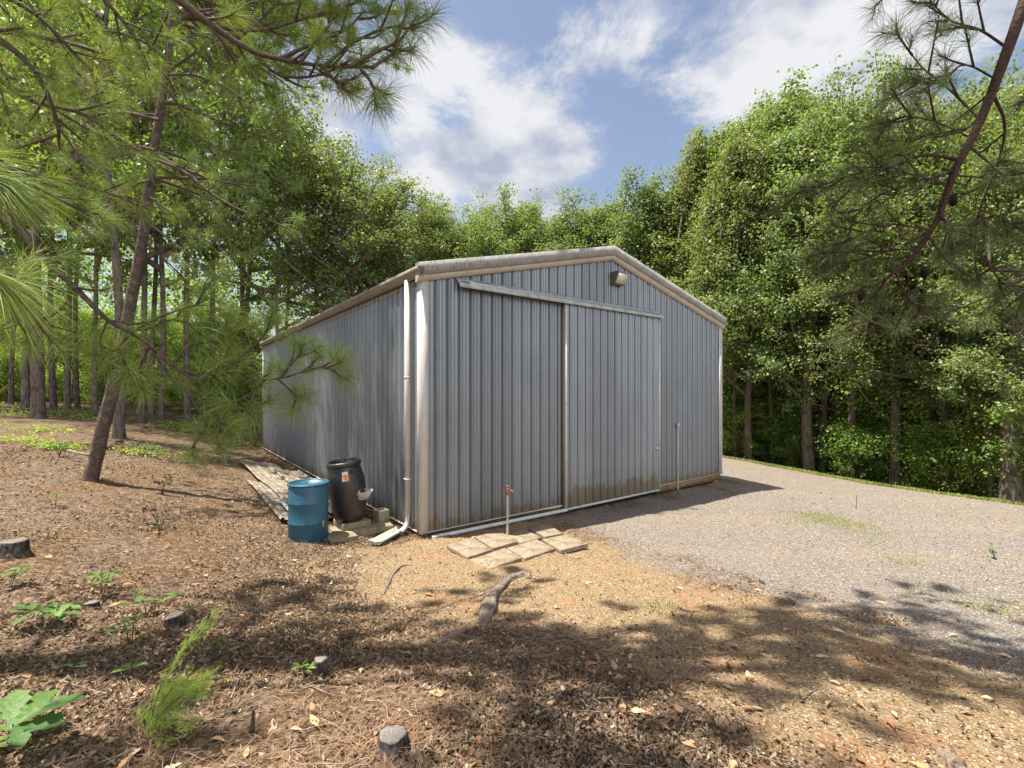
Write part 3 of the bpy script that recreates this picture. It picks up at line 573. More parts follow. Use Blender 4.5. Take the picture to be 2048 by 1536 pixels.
# trough below the downspout
pa, pb = atg(803, 1064), atg(750, 1092); d = norm(pb-pa); L = float(np.linalg.norm(pb-pa)); c = (pa+pb)/2
w = MB(); w.prism([(-.11, .06), (-.085, .012), (.085, .012), (.11, .06), (.10, .065), (.08, .02), (-.08, .02), (-.10, .065)], (-L/2, 0, 0), (0, 1, 0), (0, 0, 1), (L, 0, 0))
o = w.obj('splash_trough', mat('pale_green_plastic', (.33, .36, .29), .6, .3, noise=(8, (.30, .29, .21), .5, .7, one))); o.location = c+np.array([0, 0, .02]); o.rotation_euler = (0, -math.asin(d[2]), math.atan2(d[1], d[0])); tag(o, 'pale green plastic splash trough on the ground below the downspout', 'trough')
# pavers
def paver(label, quad, top=.07, th=.065):
    pts = []
    for a_, b_ in quad:
        u = (a_-CX)/F; v = (b_-HY)/F; y = (CAMZ-top)/v; pts.append(np.array([u*y, y, top]))
    c = np.mean(pts, 0); c[2] = top; pts = [c+(p_-c)*.985 for p_ in pts]
    v8 = [p_-np.array([0, 0, th])-c for p_ in pts]+[p_-c for p_ in pts]
    w = MB(); w.hexa(v8); o = w.obj('paver', M['paver']); o.location = c; tag(o, label, 'paver', 'concrete pavers laid at the hydrant')
    o.rotation_euler = (R(rng.normal(0, .7)), R(rng.normal(0, .7)), 0)
    m_ = o.modifiers.new('bevel', 'BEVEL'); m_.width = .007; m_.segments = 2
paver('leftmost concrete paver, nearest the barn corner', [(935,1115), (985,1098), (945,1074), (892.6,1090)], .075)
paver('front concrete paver with the corner that points at the viewer', [(975,1138), (1045,1116), (1010,1095), (937,1119)], .075)
paver('front middle concrete paver between the pointed one and the rightmost', [(1049,1117), (1112,1097), (1073,1077.5), (1013,1095.5)], .07)
paver('rightmost concrete paver with a thick earth-stained edge', [(1121,1101), (1177,1088), (1131,1068), (1083,1077)], .085)
paver('concrete paver just left of the hydrant pipe', [(986,1096), (1040,1081), (998,1062), (948,1073)], .06)
paver('concrete paver just right of the hydrant pipe, partly shaded by the barn', [(1042,1086), (1084,1075), (1050,1057), (1004,1069)], .055)
paver('shaded concrete paver farthest back, towards the sliding door', [(1090,1073), (1128,1066), (1092,1047), (1055,1056)], .05)
# yard hydrant
p = at(1015, 1078); p[2] = .02
t = thing('yard_hydrant', 'slim yard hydrant pipe with a rusty head rising between the pavers', 'hydrant', p, .3)
w = MB(); w.tube([(0, 0, 0), (0, 0, .70)], .017, 10); w.obj('pipe', M['pipe'], t, True)
w = MB(); w.tube([(0, 0, .68), (0, 0, .72), (0, 0, .78), (0, 0, .80)], [.024, .034, .034, .022], 10); w.tube([(0, 0, .745), (.06, -.02, .745), (.085, -.028, .72)], [.022, .018, .020], 8); w.box((-.022, -.02, .79), (.022, .02, .83)); w.obj('head', M['rust'], t, False)
w = MB(); w.tube([(.0, .0, .82), (-.05, .0, .835), (-.075, .0, .79), (-.08, .0, .70)], [.012, .012, .010, .009], 6); w.obj('lever', M['rust'], t)
# roots
def root(label, pts, rads, k=10):
    q = [atg(a_, b_)+np.array([0, 0, r_*.25]) for (a_, b_), r_ in zip(pts, rads)]; sp_ = smooth_path(q, 30); rr = np.interp(np.linspace(0, len(rads)-1, 30), range(len(rads)), rads)
    w = MB(); c = sp_[0].copy()
    tt = np.linspace(0, 1, 30)
    for s_ in range(7):
        an = s_*.9+tt*3.2+.5*np.sin(tt*9+s_*2); ra_ = rr*(.62 if s_ else 0)
        off = np.column_stack([np.cos(an)*ra_, np.sin(an)*ra_, np.sin(an*1.3+s_)*ra_*.55]); knob = 1+.22*np.sin(tt*13+s_*1.7)
        w.tube(sp_+off-c, rr*(.40 if s_ else .72)*knob, 8, jit=.15)
    o = w.obj('surface_root', M['rootwood'], None, True); o.location = c; tag(o, label, 'root')
root('thick gnarled grey root winding over the sand in front of the pavers', [(966,1262), (975,1228), (984,1195), (1003,1172), (1022,1158), (1050,1150), (1058,1158)], [.03, .075, .062, .06, .062, .06, .03])
root('thin curved pale root on the sand left of the pavers', [(766,1188), (776,1168), (786,1150), (802,1136), (822,1131), (850,1136)], [.012, .022, .024, .02, .015, .008])
root('short dark root end poking from the litter below the thick root', [(868,1288), (890,1274), (915,1266), (932,1264)], [.01, .025, .028, .012])
root('small pale root knob in the litter below the blue drum', [(656,1232), (664,1215), (676,1200)], [.012, .03, .014])
root('weathered root stretch at the lower right edge of the sand', [(1870,1500), (1900,1525), (1925,1560)], [.02, .035, .045])
# stumps
def stump(label, px, py, wpx, h, cat='stump', lean=(0, 0)):
    p = atg(px, py); r = wpx/F*p[1]/2; t = thing('tree_stump', label, cat, p)
    t.rotation_euler = (lean[0], lean[1], 0); k = 22; a = np.arange(k)*2*math.pi/k; w = MB(); V = []
    sh = 1+.07*np.sin(a*3+px)+.05*np.sin(a*5+py)
    for z, f in ((-.08, 1.35), (.0, 1.22), (.03, 1.08), (h*.5, 1.0), (h-.012, 1.0), (h-.003, .95), (h, .90)):
        q = f*sh*(1+rng.normal(0, .025, k)); V += list(np.column_stack([np.cos(a)*r*q, np.sin(a)*r*q, np.full(k, z)]))
    w.add(V, [(i*k+j, i*k+(j+1) % k, (i+1)*k+(j+1) % k, (i+1)*k+j) for i in range(6) for j in range(k)]); w.obj('bark', M['stumpbark'], t)
    w = MB(); V = [(0, 0, h-.003)]; 
    for f in (.3, .6, .86, .905): V += list(np.column_stack([np.cos(a)*r*f*sh, np.sin(a)*r*f*sh, h+rng.normal(0, .002, k)-(.004 if f > .9 else 0)]))
    Fs = [(0, 1+j, 1+(j+1) % k) for j in range(k)]; w.add(V, Fs); w.f[-1] = np.array(Fs); Q = [(1+i*k+j, 1+(i+1)*k+j, 1+(i+1)*k+(j+1) % k, 1+i*k+(j+1) % k) for i in range(3) for j in range(k)]
    w.f.append(np.array(Q)); w.m.append(np.zeros(len(Q), int)); w.r.append(np.full(len(Q), .5)); w.obj('cut_face', M['cut'], t)
stump('wide dark stump with a grey cut face at the bottom edge, nearest the viewer', 785, 1503, 58, .07)
stump('small upright sawn stump beside a green sprig in the foreground litter', 641, 1357, 26, .11)
stump('dark little stump behind the feathery green weed', 352, 1255, 34, .10, lean=(.1, -.1))
stump('broad weathered stump at the left edge of the litter', 28, 1118, 46, .15)
stump('low stump half hidden behind the oak seedlings at the left', 184, 1212, 24, .06)
stump('tiny cut stump in the litter just right of the leaning pine trunk', 216, 902, 10, .10)
stump('tiny cut stump farther back between the leaning pine and the barn', 238, 889, 13, .12)
def stake(label, a_, b_, h, r, lean):
    p = atg(a_, b_); w = MB(); w.tube([(0, 0, -.03), (lean[0]*.5, lean[1]*.5, h*.5), (lean[0], lean[1], h)], [r*1.2, r, r*.7], 6, jit=.3); o = w.obj('broken_sapling', M['stumpbark']); o.location = p; tag(o, label, 'stub')
stake('thin dark broken sapling stub at the bottom of the picture, right of the weed', 503, 1470, .12, .009, (.01, 0))
stake('leaning charred broken stub above the feathery weed', 422, 1335, .13, .013, (.04, .0))
stake('thin leaning stub in the litter between small stump and drum', 512, 1237, .10, .006, (.05, .0))
stake('dry reddish weed stalk standing alone on the far gravel', 1712, 1018, .32, .006, (.02, 0))
# sticks
def stick(label, pts, r):
    q = [atg(a_, b_)+np.array([0, 0, r*.6+.004]) for a_, b_ in pts]; c = q[0].copy(); w = MB(); s_ = smooth_path(q, 12); s_[:, 2] += rng.normal(0, .002, 12); w.tube(s_-c, np.linspace(r, r*.5, 12), 6, jit=.1); o = w.obj('stick', M['deadwood'], None, True); o.location = c; tag(o, label, 'stick')
M['deadwood'] = mat('dead_wood', (.33, .27, .21), .9, .1, noise=(20, (.17, .13, .10), .4, .6, one))
for lab_, pts, r in (('curved pale stick arching through the litter right of the feathery weed', [(462,1400), (478,1360), (500,1325), (540,1315), (580,1312)], .006),
    ('long thin stick below the seedlings at the left', [(120,1362), (170,1378), (230,1390), (300,1394)], .005),
    ('forked stick on the litter left of the big stump corner', [(865,1470), (890,1495), (912,1515)], .004),
    ('pale crooked stick on the lower right sand', [(1345,1485), (1362,1462), (1375,1440), (1380,1425)], .006),
    ('short curved stick on the sand at the lower right', [(1605,1405), (1620,1395), (1632,1380)], .006),
    ('fallen grey branch lying behind the leaning pine trunk', [(118,898), (145,905), (172,912), (200,915)], .035),
    ('fallen branch in the litter right of the leaning pine base', [(205,963), (235,968), (268,973)], .02),
    ('straight thin stick across the sunlit litter', [(960,1505), (940,1470), (900,1440)], .004),
    ('pale broken branch at the left edge of the litter', [(0,1365), (25,1358), (48,1352)], .010)):
    stick(lab_, pts, r)
# ------------------------------------------------------------------ leaves and needles
def rand_dirs(n, zb=0.):
    v = rng.normal(0, 1, (n, 3)); v[:, 2] += zb; return norm(v)
def leaves(mb, cen, n_each, sig, size, zb=.55, m=0, droop=.0, flat=.6, clr=None):
    "leaf-sized folded blades scattered round every centre"
    cen = np.repeat(np.asarray(cen, float), n_each, axis=0); n = len(cen)
    tone = np.repeat(rng.normal(0, .13, len(cen)//n_each), n_each)
    off = rng.normal(0, 1, (n, 3))*np.array([1, 1, flat])*sig; p = cen+off
    nrm = norm(rand_dirs(n, zb*1.2)+norm(off+1e-6)*.9+np.array([0, 0, .35])); ax = rand_dirs(n, -droop); ax = norm(ax-nrm*np.sum(ax*nrm, 1, keepdims=True)); sd_ = np.cross(nrm, ax)
    s = size*rng.uniform(.6, 1.35, n)[:, None]; wd = s*.34; fold = nrm*s*.13
    V = np.stack([p-ax*s*.5, p+sd_*wd+fold-ax*s*.05, p+ax*s*.5, p-sd_*wd+fold-ax*s*.05], 1).reshape(-1, 3)
    mb.add(V, np.arange(4*n).reshape(n, 4), m, np.clip(.40+tone*1.2+rng.normal(0, .12, n), 0, 1)); return mb
def needles(mb, pos, d, n_each, length, wid=.0016, back=.12, lo=.25, hi=1.25, droop=.25, m=0, tone=None):
    "a brush of long needles round the end of every twig"
    k = len(pos); pos = np.repeat(np.asarray(pos, float), n_each, 0); d = np.repeat(norm(d), n_each, 0); n = len(pos)
    L = (np.repeat(np.broadcast_to(length, (k,)), n_each)*rng.uniform(.75, 1.12, n))[:, None]
    b_ = pos-d*(rng.random(n)[:, None]*back)
    e1 = norm(np.cross(d, np.array([.31, .52, .79]))); e2 = np.cross(d, e1); az_ = np.tile(np.arange(n_each)*2.39996, k)+rng.normal(0, .15, n); perp = e1*np.cos(az_)[:, None]+e2*np.sin(az_)[:, None]
    th = rng.uniform(lo, hi, n)[:, None]; nd = d*np.cos(th)+perp*np.sin(th)
    mid = b_+nd*L*.5; g = np.array([0, 0, -1.]); tip = mid+norm(nd+g*droop)*L*.5
    sd_ = norm(np.cross(nd, rng.normal(0, 1, (n, 3))))*wid
    V = np.stack([b_-sd_, b_+sd_, mid+sd_, mid-sd_, tip], 1).reshape(-1, 3); i = np.arange(n)*5
    r_ = np.clip((np.repeat(tone if tone is not None else rng.normal(.42, .14, k), n_each))+rng.normal(0, .12, n), 0, 1)
    mb.add(V, np.column_stack([i, i+1, i+2, i+3]), m, r_); mb.add(V[:0], np.zeros((0, 3), int), m)
    mb.f.append(np.column_stack([i+3, i+2, i+4])+mb.n-len(V)); mb.m.append(np.full(n, m)); mb.r.append(r_)
    return mb
def rot_to(d):
    d = norm(d); a = np.array([0, 0, 1.]) if abs(d[2]) < .9 else np.array([1., 0, 0]); x = norm(np.cross(a, d)); return x, np.cross(d, x)
# ------------------------------------------------------------------ broadleaf tree kinds (shared meshes, 16 m nominal height)
KIND = {}
def broadleaf(key, seed, base, spread, nl, nsub, lsize, nleaf, sig, m_leaf, up=.35, taper=.8, H=16., wob=.25, tops=0, flat=.6):
    global rng
    keep = rng; rng = np.random.default_rng(seed); br = MB(); ctr = []
    ph = rng.uniform(0, 6, 2)
    def axis_at(z): return np.array([math.sin(z*.33+ph[0])*wob*z/H*2, math.sin(z*.27+ph[1])*wob*z/H*2, z])
    ga = rng.uniform(0, 6)
    for i in range(nl):
        f = (i+.5)/nl; z0 = H*(base+(.93-base)*f); az = ga+i*2.4+rng.normal(0, .25); prof = (1-f*taper)*(.65+.5*math.sin(min(1, f*2.2+.15)*math.pi*.5))
        L = spread*prof*rng.uniform(.7, 1.25); el = up+f*.75+rng.normal(0, .12); p0 = axis_at(z0); d = np.array([math.cos(az)*math.cos(el), math.sin(az)*math.cos(el), math.sin(el)])
        bend = rng.normal(0, .12, 3); pts = [p0+d*L*t+bend*L*t*t*1.2+np.array([0, 0, .12*L*t*t]) for t in np.linspace(0, 1, 6)]
        br.tube(pts, np.linspace(.030*L+.02, .012, 6), 5, cap=False)
        for j in range(nsub):
            t = .28+.72*(j+rng.random())/nsub; q0 = p0+d*L*t+bend*L*t*t*1.2+np.array([0, 0, .12*L*t*t]); dd = norm(d*.6+rng.normal(0, .6, 3)+np.array([0, 0, .15])); l2 = L*.36*rng.uniform(.6, 1.2)+.25
            q = [q0+dd*l2*s_ for s_ in (0, .5, 1)]; br.tube(q, [.018, .012, .006], 3, cap=False)
            ctr += [q0+dd*l2*s_+rng.normal(0, .12, 3) for s_ in (.35, .7, 1.0)]
        ctr.append(pts[-1]); ctr.append(pts[-2])
    for i in range(tops):
        az = rng.uniform(0, 6.3); rr = rng.uniform(.1, spread*.55); b0 = np.array([math.cos(az)*rr, math.sin(az)*rr, H*rng.uniform(.72, .86)]); hh = H*rng.uniform(.17, .30)*(1-rr/spread*.6); lean = np.array([.16, 0, 1])
        br.tube([b0-lean*2, b0, b0+lean*hh], [.06, .04, .008], 5, cap=False)
        for s_ in np.linspace(0, 1, 14):
            ctr += [b0+lean*hh*s_+rng.normal(0, .24*(1.08-s_), 3)*np.array([1, 1, .5])+np.array([.06, 0, 0]) for _ in range(2)]
    c = MB(); leaves(c, ctr, nleaf, sig, lsize, flat=flat)
    KIND[key] = dict(crown=c.mesh('crown', m_leaf), branches=br.mesh('branches', M['bark'], True), axis=axis_at, H=H, n=len(ctr)*nleaf); rng = keep
LA, LB, LC = M['leafA'], M['leafB'], M['leafC']
broadleaf('oak1', 11, .36, 4.5, 26, 7, .15, 34, .29, LB, taper=.5)
broadleaf('oak2', 12, .32, 4.2, 26, 6, .15, 36, .29, LB, up=.35, taper=.5)
broadleaf('oak3', 13, .42, 4.6, 20, 7, .17, 26, .32, LA, up=.25)
broadleaf('tall1', 14, .20, 3.7, 30, 6, .15, 32, .27, LB, up=.35, taper=.7, tops=10)
broadleaf('tall2', 15, .24, 3.4, 28, 6, .145, 32, .27, LB, up=.4, taper=.75, tops=8)
broadleaf('wood1', 16, .38, 4.4, 19, 6, .17, 20, .34, LA, up=.2, taper=.55)
broadleaf('wood2', 17, .30, 4.0, 19, 6, .17, 20, .34, LA, up=.25, taper=.6)
broadleaf('sap1', 18, .10, 2.1, 18, 5, .115, 22, .26, LC, H=6., up=.3, wob=.4, flat=.45)
broadleaf('sap2', 19, .18, 1.9, 16, 5, .12, 22, .25, LC, H=6., up=.15, wob=.4, flat=.4)
broadleaf('bush1', 20, .04, 1.6, 18, 5, .085, 20, .20, LC, H=2.4, up=.5, taper=.5)
first = {}
def tree(name, kind, label, x, y, H, rtrunk, cat='tree', group=None, rz=None, wide=1., lean=(0, 0), z=None, trunk_top=.86):
    k = KIND[kind]; z = float(gz(x, y))-.05 if z is None else z; s = H/k['H']; t = thing(name, label, cat, (x, y, z), rng.uniform(0, 6.28) if rz is None else rz, group)
    t.rotation_euler = (lean[0], lean[1], t.rotation_euler[2])
    zs = np.linspace(0, k['H']*trunk_top, 12); pts = np.array([k['axis'](q) for q in zs])*np.array([s*wide, s*wide, s])
    r_ = rtrunk*(1-zs/k['H']*.85); r_[0] *= 1.28
    pts = np.vstack([pts[0]-[0, 0, .4], pts[0]+[0, 0, 0], pts[0]*.7+pts[1]*.3, pts[1:]]); r_ = np.concatenate([[r_[0]*1.1, r_[0], rtrunk*1.02], r_[1:]])
    w = MB(); w.tube(pts, r_, 10, jit=.06, cap=False); w.obj('trunk', M['bark'], t, True)
    for nm_ in ('branches', 'crown'):
        o = inst(nm_, k[nm_], t); o.scale = (s*wide, s*wide, s)
    return t
def tpx(name, kind, label, px, d, top, wpx, dx=0., **k):
    "tree at a column of the photo, d metres away, its top at a row of the photo"
    x = (px-CX)/F*d; zt = CAMZ+(HY-top)/F*d; z = float(gz(x, d)); return tree(name, kind, label, x, d, max(2., (zt-z)*(.9 if kind[:4] == 'tall' else .87 if k.get('group') == 'trees behind the barn' else 1.)), wpx/F*d/2, **k)
def edge_d(px): return 21.3-(px-1450)*8.9/598
# --- trees along the far edge of the gravel (each trunk seen)
for i, (px, dd, top, wpx, kind, lab, lean) in enumerate([
    (1453, 1.4, 300, 7, 'tall2', 'slender tree at the edge of the gravel, first one right of the barn', (0, 0)),
    (1471, .9, 250, 8, 'tall2', 'thin tree at the edge of the gravel, second right of the barn', (0, 0)),
    (1497, .6, 215, 15, 'tall1', 'straight brown-trunked tree at the edge of the gravel, third right of the barn', (0, 0)),
    (1546, 1.6, 330, 8, 'oak2', 'thin pale-trunked tree between the straight tree and the stout pair on the right', (0, -.05)),
    (1618, .7, 190, 22, 'tall1', 'stout tree whose leafy boughs hide the upper trunk, left one of the stout pair', (0, -.02)),
    (1645, 1.2, 260, 15, 'oak2', 'reddish-trunked tree, right one of the stout pair at the gravel edge', (0, -.03)),
    (1672, 1.6, 340, 10, 'tall2', 'dark slim trunk just right of the stout pair', (0, 0)),
    (1701, .7, 250, 14, 'oak1', 'patchy pale and dark trunk standing forward at the gravel edge', (0, -.03)),
    (1790, .8, 285, 20, 'oak2', 'tall forest-edge tree with a long bare brown trunk leaning slightly left', (0, -.035)),
    (1862, 1.1, 330, 13, 'tall2', 'mottled thin trunk right of the long bare brown trunk', (0, -.03)),
    (1922, 1.6, 330, 17, 'oak2', 'dark forked trunk leaning right beyond the gravel edge', (0, .16)),
    (1986, 1.2, 330, 12, 'tall2', 'thin straight trunk beside the big dark tree at the right edge', (0, -.03)),
    (2024, .5, 255, 36, 'tall1', 'big dark thick trunk at the right edge of the picture', (0, -.015))]):
    tpx('edge_tree', kind, lab, px, edge_d(px)+dd, top, wpx, lean=lean, group='trees along the far gravel edge', wide=.92)
# --- second and third rows behind them
for i in range(20):
    px = 1462+i*30+rng.uniform(-9, 9); tpx('slender_tree', ('tall2', 'oak3')[i % 2], 'slender tree trunk among the saplings just inside the right-hand wood', px, edge_d(min(px, 2120))+rng.uniform(1.6, 4.5), rng.uniform(260, 420), rng.uniform(6, 11), lean=(0, rng.normal(0, .05)), group='slender trunks of the right-hand wood', wide=.8)
n_ = 0
for px, d, top, kind in ((1440, 27, 230, 'tall1'), (1385, 27, 262, 'tall2'), (1500, 25, 170, 'tall1'), (1565, 23, 128, 'tall1'), (1640, 24, 195, 'tall1'), (1700, 21, 215, 'tall2'), (1760, 22, 290, 'tall1'), (1830, 19, 300, 'oak1'), (1900, 20, 290, 'tall1'),
    (1970, 18, 290, 'oak2'), (2060, 17, 260, 'tall1'), (2140, 15, 240, 'oak1'), (1600, 30, 300, 'oak2'), (1740, 28, 300, 'oak1'), (1870, 26, 300, 'tall1'), (1990, 24, 250, 'oak1'), (2110, 23, 200, 'oak2'), (2230, 16, 60, 'tall1'), (2250, 21, 100, 'oak2')):
    tpx('forest_tree', kind, 'leafy tree standing back in the wood beyond the gravel edge on the right', px, d, top, 9+6*(n_ % 3), group='trees deeper in the right-hand wood'); n_ += 1
# --- trees behind the barn
for px, d, top, kind, lab in ((690, 27.5, 285, 'oak1', 'large round-crowned tree left of the barn roof with a forked pale trunk'),
    (775, 29.5, 330, 'oak2', 'tree with a domed crown just behind the left eave of the barn'),
    (850, 32, 372, 'oak2', None), (905, 31, 402, 'oak1', None), (960, 33, 398, 'oak2', None), (1010, 31, 380, 'oak1', None), (1068, 33, 394, 'oak2', None),
    (1120, 31, 392, 'oak2', None), (1172, 32, 386, 'oak1', None), (1226, 30, 392, 'oak2', None), (1290, 28, 322, 'tall2', 'pointed leafy tree rising behind the barn ridge on the right'), (1340, 30, 352, 'oak2', None),
    (740, 35, 392, 'oak1', None), (880, 38, 430, 'oak1', None), (1050, 38, 430, 'oak2', None), (1200, 38, 420, 'oak1', None), (1320, 37, 400, 'oak2', None)):
    tpx('forest_tree', kind, lab or 'one of the even row of leafy trees showing over the barn roof', px, d, top, 16, group='trees behind the barn', wide=1.22)
# --- open wood on the left (trunks seen)
for px, d, wpx, kind, lab, lean in (
    (76, 18.5, 23, 'wood1', 'thick dark trunk standing forward in the open wood at the left', (0, .02)),
    (50, 23, 13, 'wood2', 'trunk just behind and left of the thick dark trunk', (0, 0)),
    (22, 26, 8, 'wood1', 'dark thin trunk at the far left edge of the wood', (0, 0)),
    (107, 25, 11, 'wood2', 'brown trunk right of the thick dark one, left of a close pair', (0, 0)),
    (134, 24, 11, 'wood1', 'first of two slim dark trunks left of the leaning pine', (0, .01)),
    (155, 25, 9, 'wood2', 'second, slimmer dark trunk left of the leaning pine', (0, 0)),
    (190, 21, 10, 'wood2', 'thin light trunk just left of the leaning pine', (0, -.02)),
    (238, 14.5, 19, 'oak3', 'grey trunk right behind the leaning pine with a flared foot', (0, .0)),
    (284, 21, 13, 'wood2', 'thin trunk in the clearing right of the leaning pine', (0, -.01)),
    (302, 25, 10, 'wood1', 'slim far trunk left of a thicker dark one', (0, 0)),
    (322, 22, 12, 'wood2', 'dark trunk farther right of the leaning pine', (0, 0)),
    (375, 24, 12, 'wood1', 'brown trunk half hidden by pine needles', (0, 0)),
    (430, 28, 12, 'wood2', 'trunk deep in the wood left of the barn', (0, 0)),
    (480, 30, 10, 'wood1', 'trunk beside the far corner of the barn', (0, 0)),
    (-60, 20, 16, 'wood1', 'trunk outside the left edge whose crown hangs into view', (0, 0))):
    tpx('woodland_tree', kind, lab, px, d, -120 if d > 22 else (-20 if d > 15 else -280), wpx, lean=lean, wide=.72 if px > 180 and d > 15 else .8, group='trees of the open wood on the left')
n_ = 0
for px, d, top in ((-140, 24, -60), (490, 34, 190), (570, 34, 235), (625, 31, 275), (560, 26, 260)):
    tpx('woodland_tree', ('wood1', 'wood2', 'oak3')[n_ % 3], 'leafy tree far back in the wood on the left', px, d, top, 9+4*(n_ % 2), group='trees far back in the left wood'); n_ += 1
# --- saplings and bushes that close the wood below the crowns
GS = 'young trees filling the wood'
for i in range(62):
    px = 1440+i*12.6+rng.uniform(-8, 8); d = edge_d(min(px, 2150))+rng.uniform(1.0, 4.5)+(3.5 if 1930 < px < 2150 else 0)
    x = (px-CX)/F*d; tree('sapling', ('sap1', 'sap2')[i % 2], 'bright green sapling among the trunks beyond the gravel', x, d, rng.uniform(2.8, 6.2), .03, 'sapling', GS)
for i in range(32):
    px = 1445+i*23+rng.uniform(-8, 8); d = edge_d(min(px, 2150))+rng.uniform(.9, 3.)+(2. if 1960 < px < 2110 else 0)
    x = (px-CX)/F*d; tree('bush', 'bush1', 'low leafy bush under the trees beyond the gravel', x, d, rng.uniform(.8, 2.0), .015, 'bush', 'bushes of the right-hand wood')
for i in range(44):
    px = -140+i*15+rng.uniform(-8, 8); d = rng.uniform(29, 37)
    x = (px-CX)/F*d; tree('sapling', ('sap1', 'sap2')[i % 2], 'bright green sapling between the trunks of the left wood', x, d, rng.uniform(3.5, 7.5), .035, 'sapling', GS)
for i in range(44):
    px = -140+i*15+rng.uniform(-8, 8); d = rng.uniform(27, 35)
    x = (px-CX)/F*d; tree('bush', 'bush1', 'low leafy bush at the back of the left wood', x, d, rng.uniform(1.1, 2.6), .015, 'bush', 'bushes of the left-hand wood')
# --- the wood beyond, one mass
w = MB(); n0 = 7500; px = rng.uniform(-420, 2600, n0); d = np.where(px > 1380, np.clip(21.3-(px-1450)*.0149, 11, 24)+rng.uniform(9, 20, n0), rng.uniform(37, 52, n0)); x = (px-CX)/F*d
cc = np.column_stack([x, d, gz(x, d)+rng.random(n0)**1.1*np.where(px > 1380, 10.5, 15.5)]); leaves(w, cc, 22, .62, .26, flat=.7)
tag(w.obj('far_woods', LC), 'dense leafy wood closing the view behind the separate trees', None, None, 'stuff')
# ------------------------------------------------------------------ pines
def pine_limb(wood, tufts, pts, r0, r1, ntw=10, tw_len=.45, start=.25, up=.35, n=22, side_tuft=True, sub=2, drop=0.):
    sp_ = smooth_path(pts, n); wood.tube(sp_, np.linspace(r0, r1, n), 7, jit=.06)
    tg = norm(np.gradient(sp_, axis=0)); tufts.append((sp_[-1], tg[-1]))
    for i in range(ntw):
        t = start+(1-start)*(i+rng.random()*.8)/ntw; k = min(int(t*(n-1)), n-2); p = sp_[k]; d = tg[k]; sx, sy = rot_to(d)
        a = i*2.4+rng.uniform(-.5, .5); side = sx*math.cos(a)+sy*math.sin(a); side[2] *= .55
        dd = norm(d*.75+side*.8+np.array([0, 0, .1-drop])); L = tw_len*rng.uniform(.6, 1.3)*(1.15-t*.5)
        q = [p, p+dd*L*.45, p+dd*L*.8+np.array([0, 0, (up-drop)*L*.18]), p+dd*L+np.array([0, 0, (up-drop)*L*.42])]
        q = smooth_path(q, 8); wood.tube(q, np.linspace(min(r1*1.3+.003, .009), .0035, 8), 5, cap=False); tufts.append((q[-1], norm(q[-1]-q[-2])))
        for s_ in range(sub):
            kk = int(rng.integers(3, 6)); e = norm(norm(q[kk]-q[kk-1])*.7+rng.normal(0, .5, 3)+np.array([0, 0, .15])); l2 = L*.38*rng.uniform(.6, 1.2); wood.tube([q[kk], q[kk]+e*l2*.6, q[kk]+e*l2+np.array([0, 0, .04*up])], [.004, .0035, .003], 4, cap=False); tufts.append((q[kk]+e*l2, norm(e+np.array([0, 0, .25*up]))))
def tuft_mesh(tufts, n_each, length, wid, mt, name, parent, **k):
    w = MB(); needles(w, [a for a, b in tufts], [b for a, b in tufts], n_each, length, wid, **k); return w.obj(name, mt, parent)
# (1) the leaning pine with the whole trunk in view
base = atg(178, 962); base[2] -= .05
t = thing('pine_tree', 'leaning pine with a dark scaly trunk rising from the litter left of the barn', 'tree', base)
pp = [base-base, P(205, 860, base[1])-base, P(236, 730, base[1])-base, P(262, 600, base[1])-base, P(285, 480, base[1]+.05)-base, P(302, 340, base[1]+.1)-base, P(325, 190, base[1]+.2)-base, P(342, 60, base[1]+.3)-base, P(352, -90, base[1]+.5)-base, P(360, -260, base[1]+.7)-base, P(366, -480, base[1]+.8)-base]
pp[0] = np.array([0, 0, -.1]); tp = smooth_path(pp, 50); w = MB(); rr = np.interp(np.linspace(0, 1, 50), [0, .04, .3, .6, 1], [.125, .108, .09, .065, .03]); w.tube(tp, rr, 14, jit=.07); w.obj('trunk', M['pine_bark'], t, True)
wd = MB(); tf = []
def q8(px, py, dd=0.): return P(px, py, base[1]+dd)-base
for pts, r0 in (([(322,205), (360,210), (430,240), (500,265), (555,285)], .035), ([(326,225), (370,250), (420,290), (470,310)], .03), ([(318,312), (350,330), (400,350), (450,365), (510,372)], .035),
    ([(318,320), (370,345), (420,385), (480,420), (540,440), (600,470)], .04), ([(300,395), (350,430), (410,470), (470,520)], .028), ([(290,440), (340,480), (390,520), (430,560)], .02), ([(282,478), (330,520), (370,560), (400,600)], .018),
    ([(340,90), (400,70), (470,110), (560,160), (600,200)], .035), ([(345,40), (420,20), (500,40), (590,90)], .03), ([(325,180), (260,170), (190,190), (120,230)], .03), ([(310,300), (250,290), (180,310), (140,330)], .028),
    ([(335,120), (280,80), (200,60), (120,80)], .03), ([(348,0), (400,-60), (480,-80), (560,-40)], .03), ([(350,-60), (300,-90), (220,-80), (140,-40)], .03), ([(355,-150), (430,-180), (500,-150), (580,-100)], .03), ([(358,-250), (280,-300), (200,-250)], .025), ([(360,-300), (440,-350), (540,-320)], .025),
    ([(318,240), (240,225), (150,240), (60,280)], .03), ([(330,150), (380,150), (440,170), (520,220)], .028), ([(300,360), (240,380), (190,430), (160,470)], .022)):
    dd = rng.normal(0, .35); k = len(pts); pine_limb(wd, tf, [q8(a, b_, dd*i/(k-1)*2.5) for i, (a, b_) in enumerate(pts)], r0, .008, ntw=7, tw_len=.7, start=.22, up=.35, sub=1)
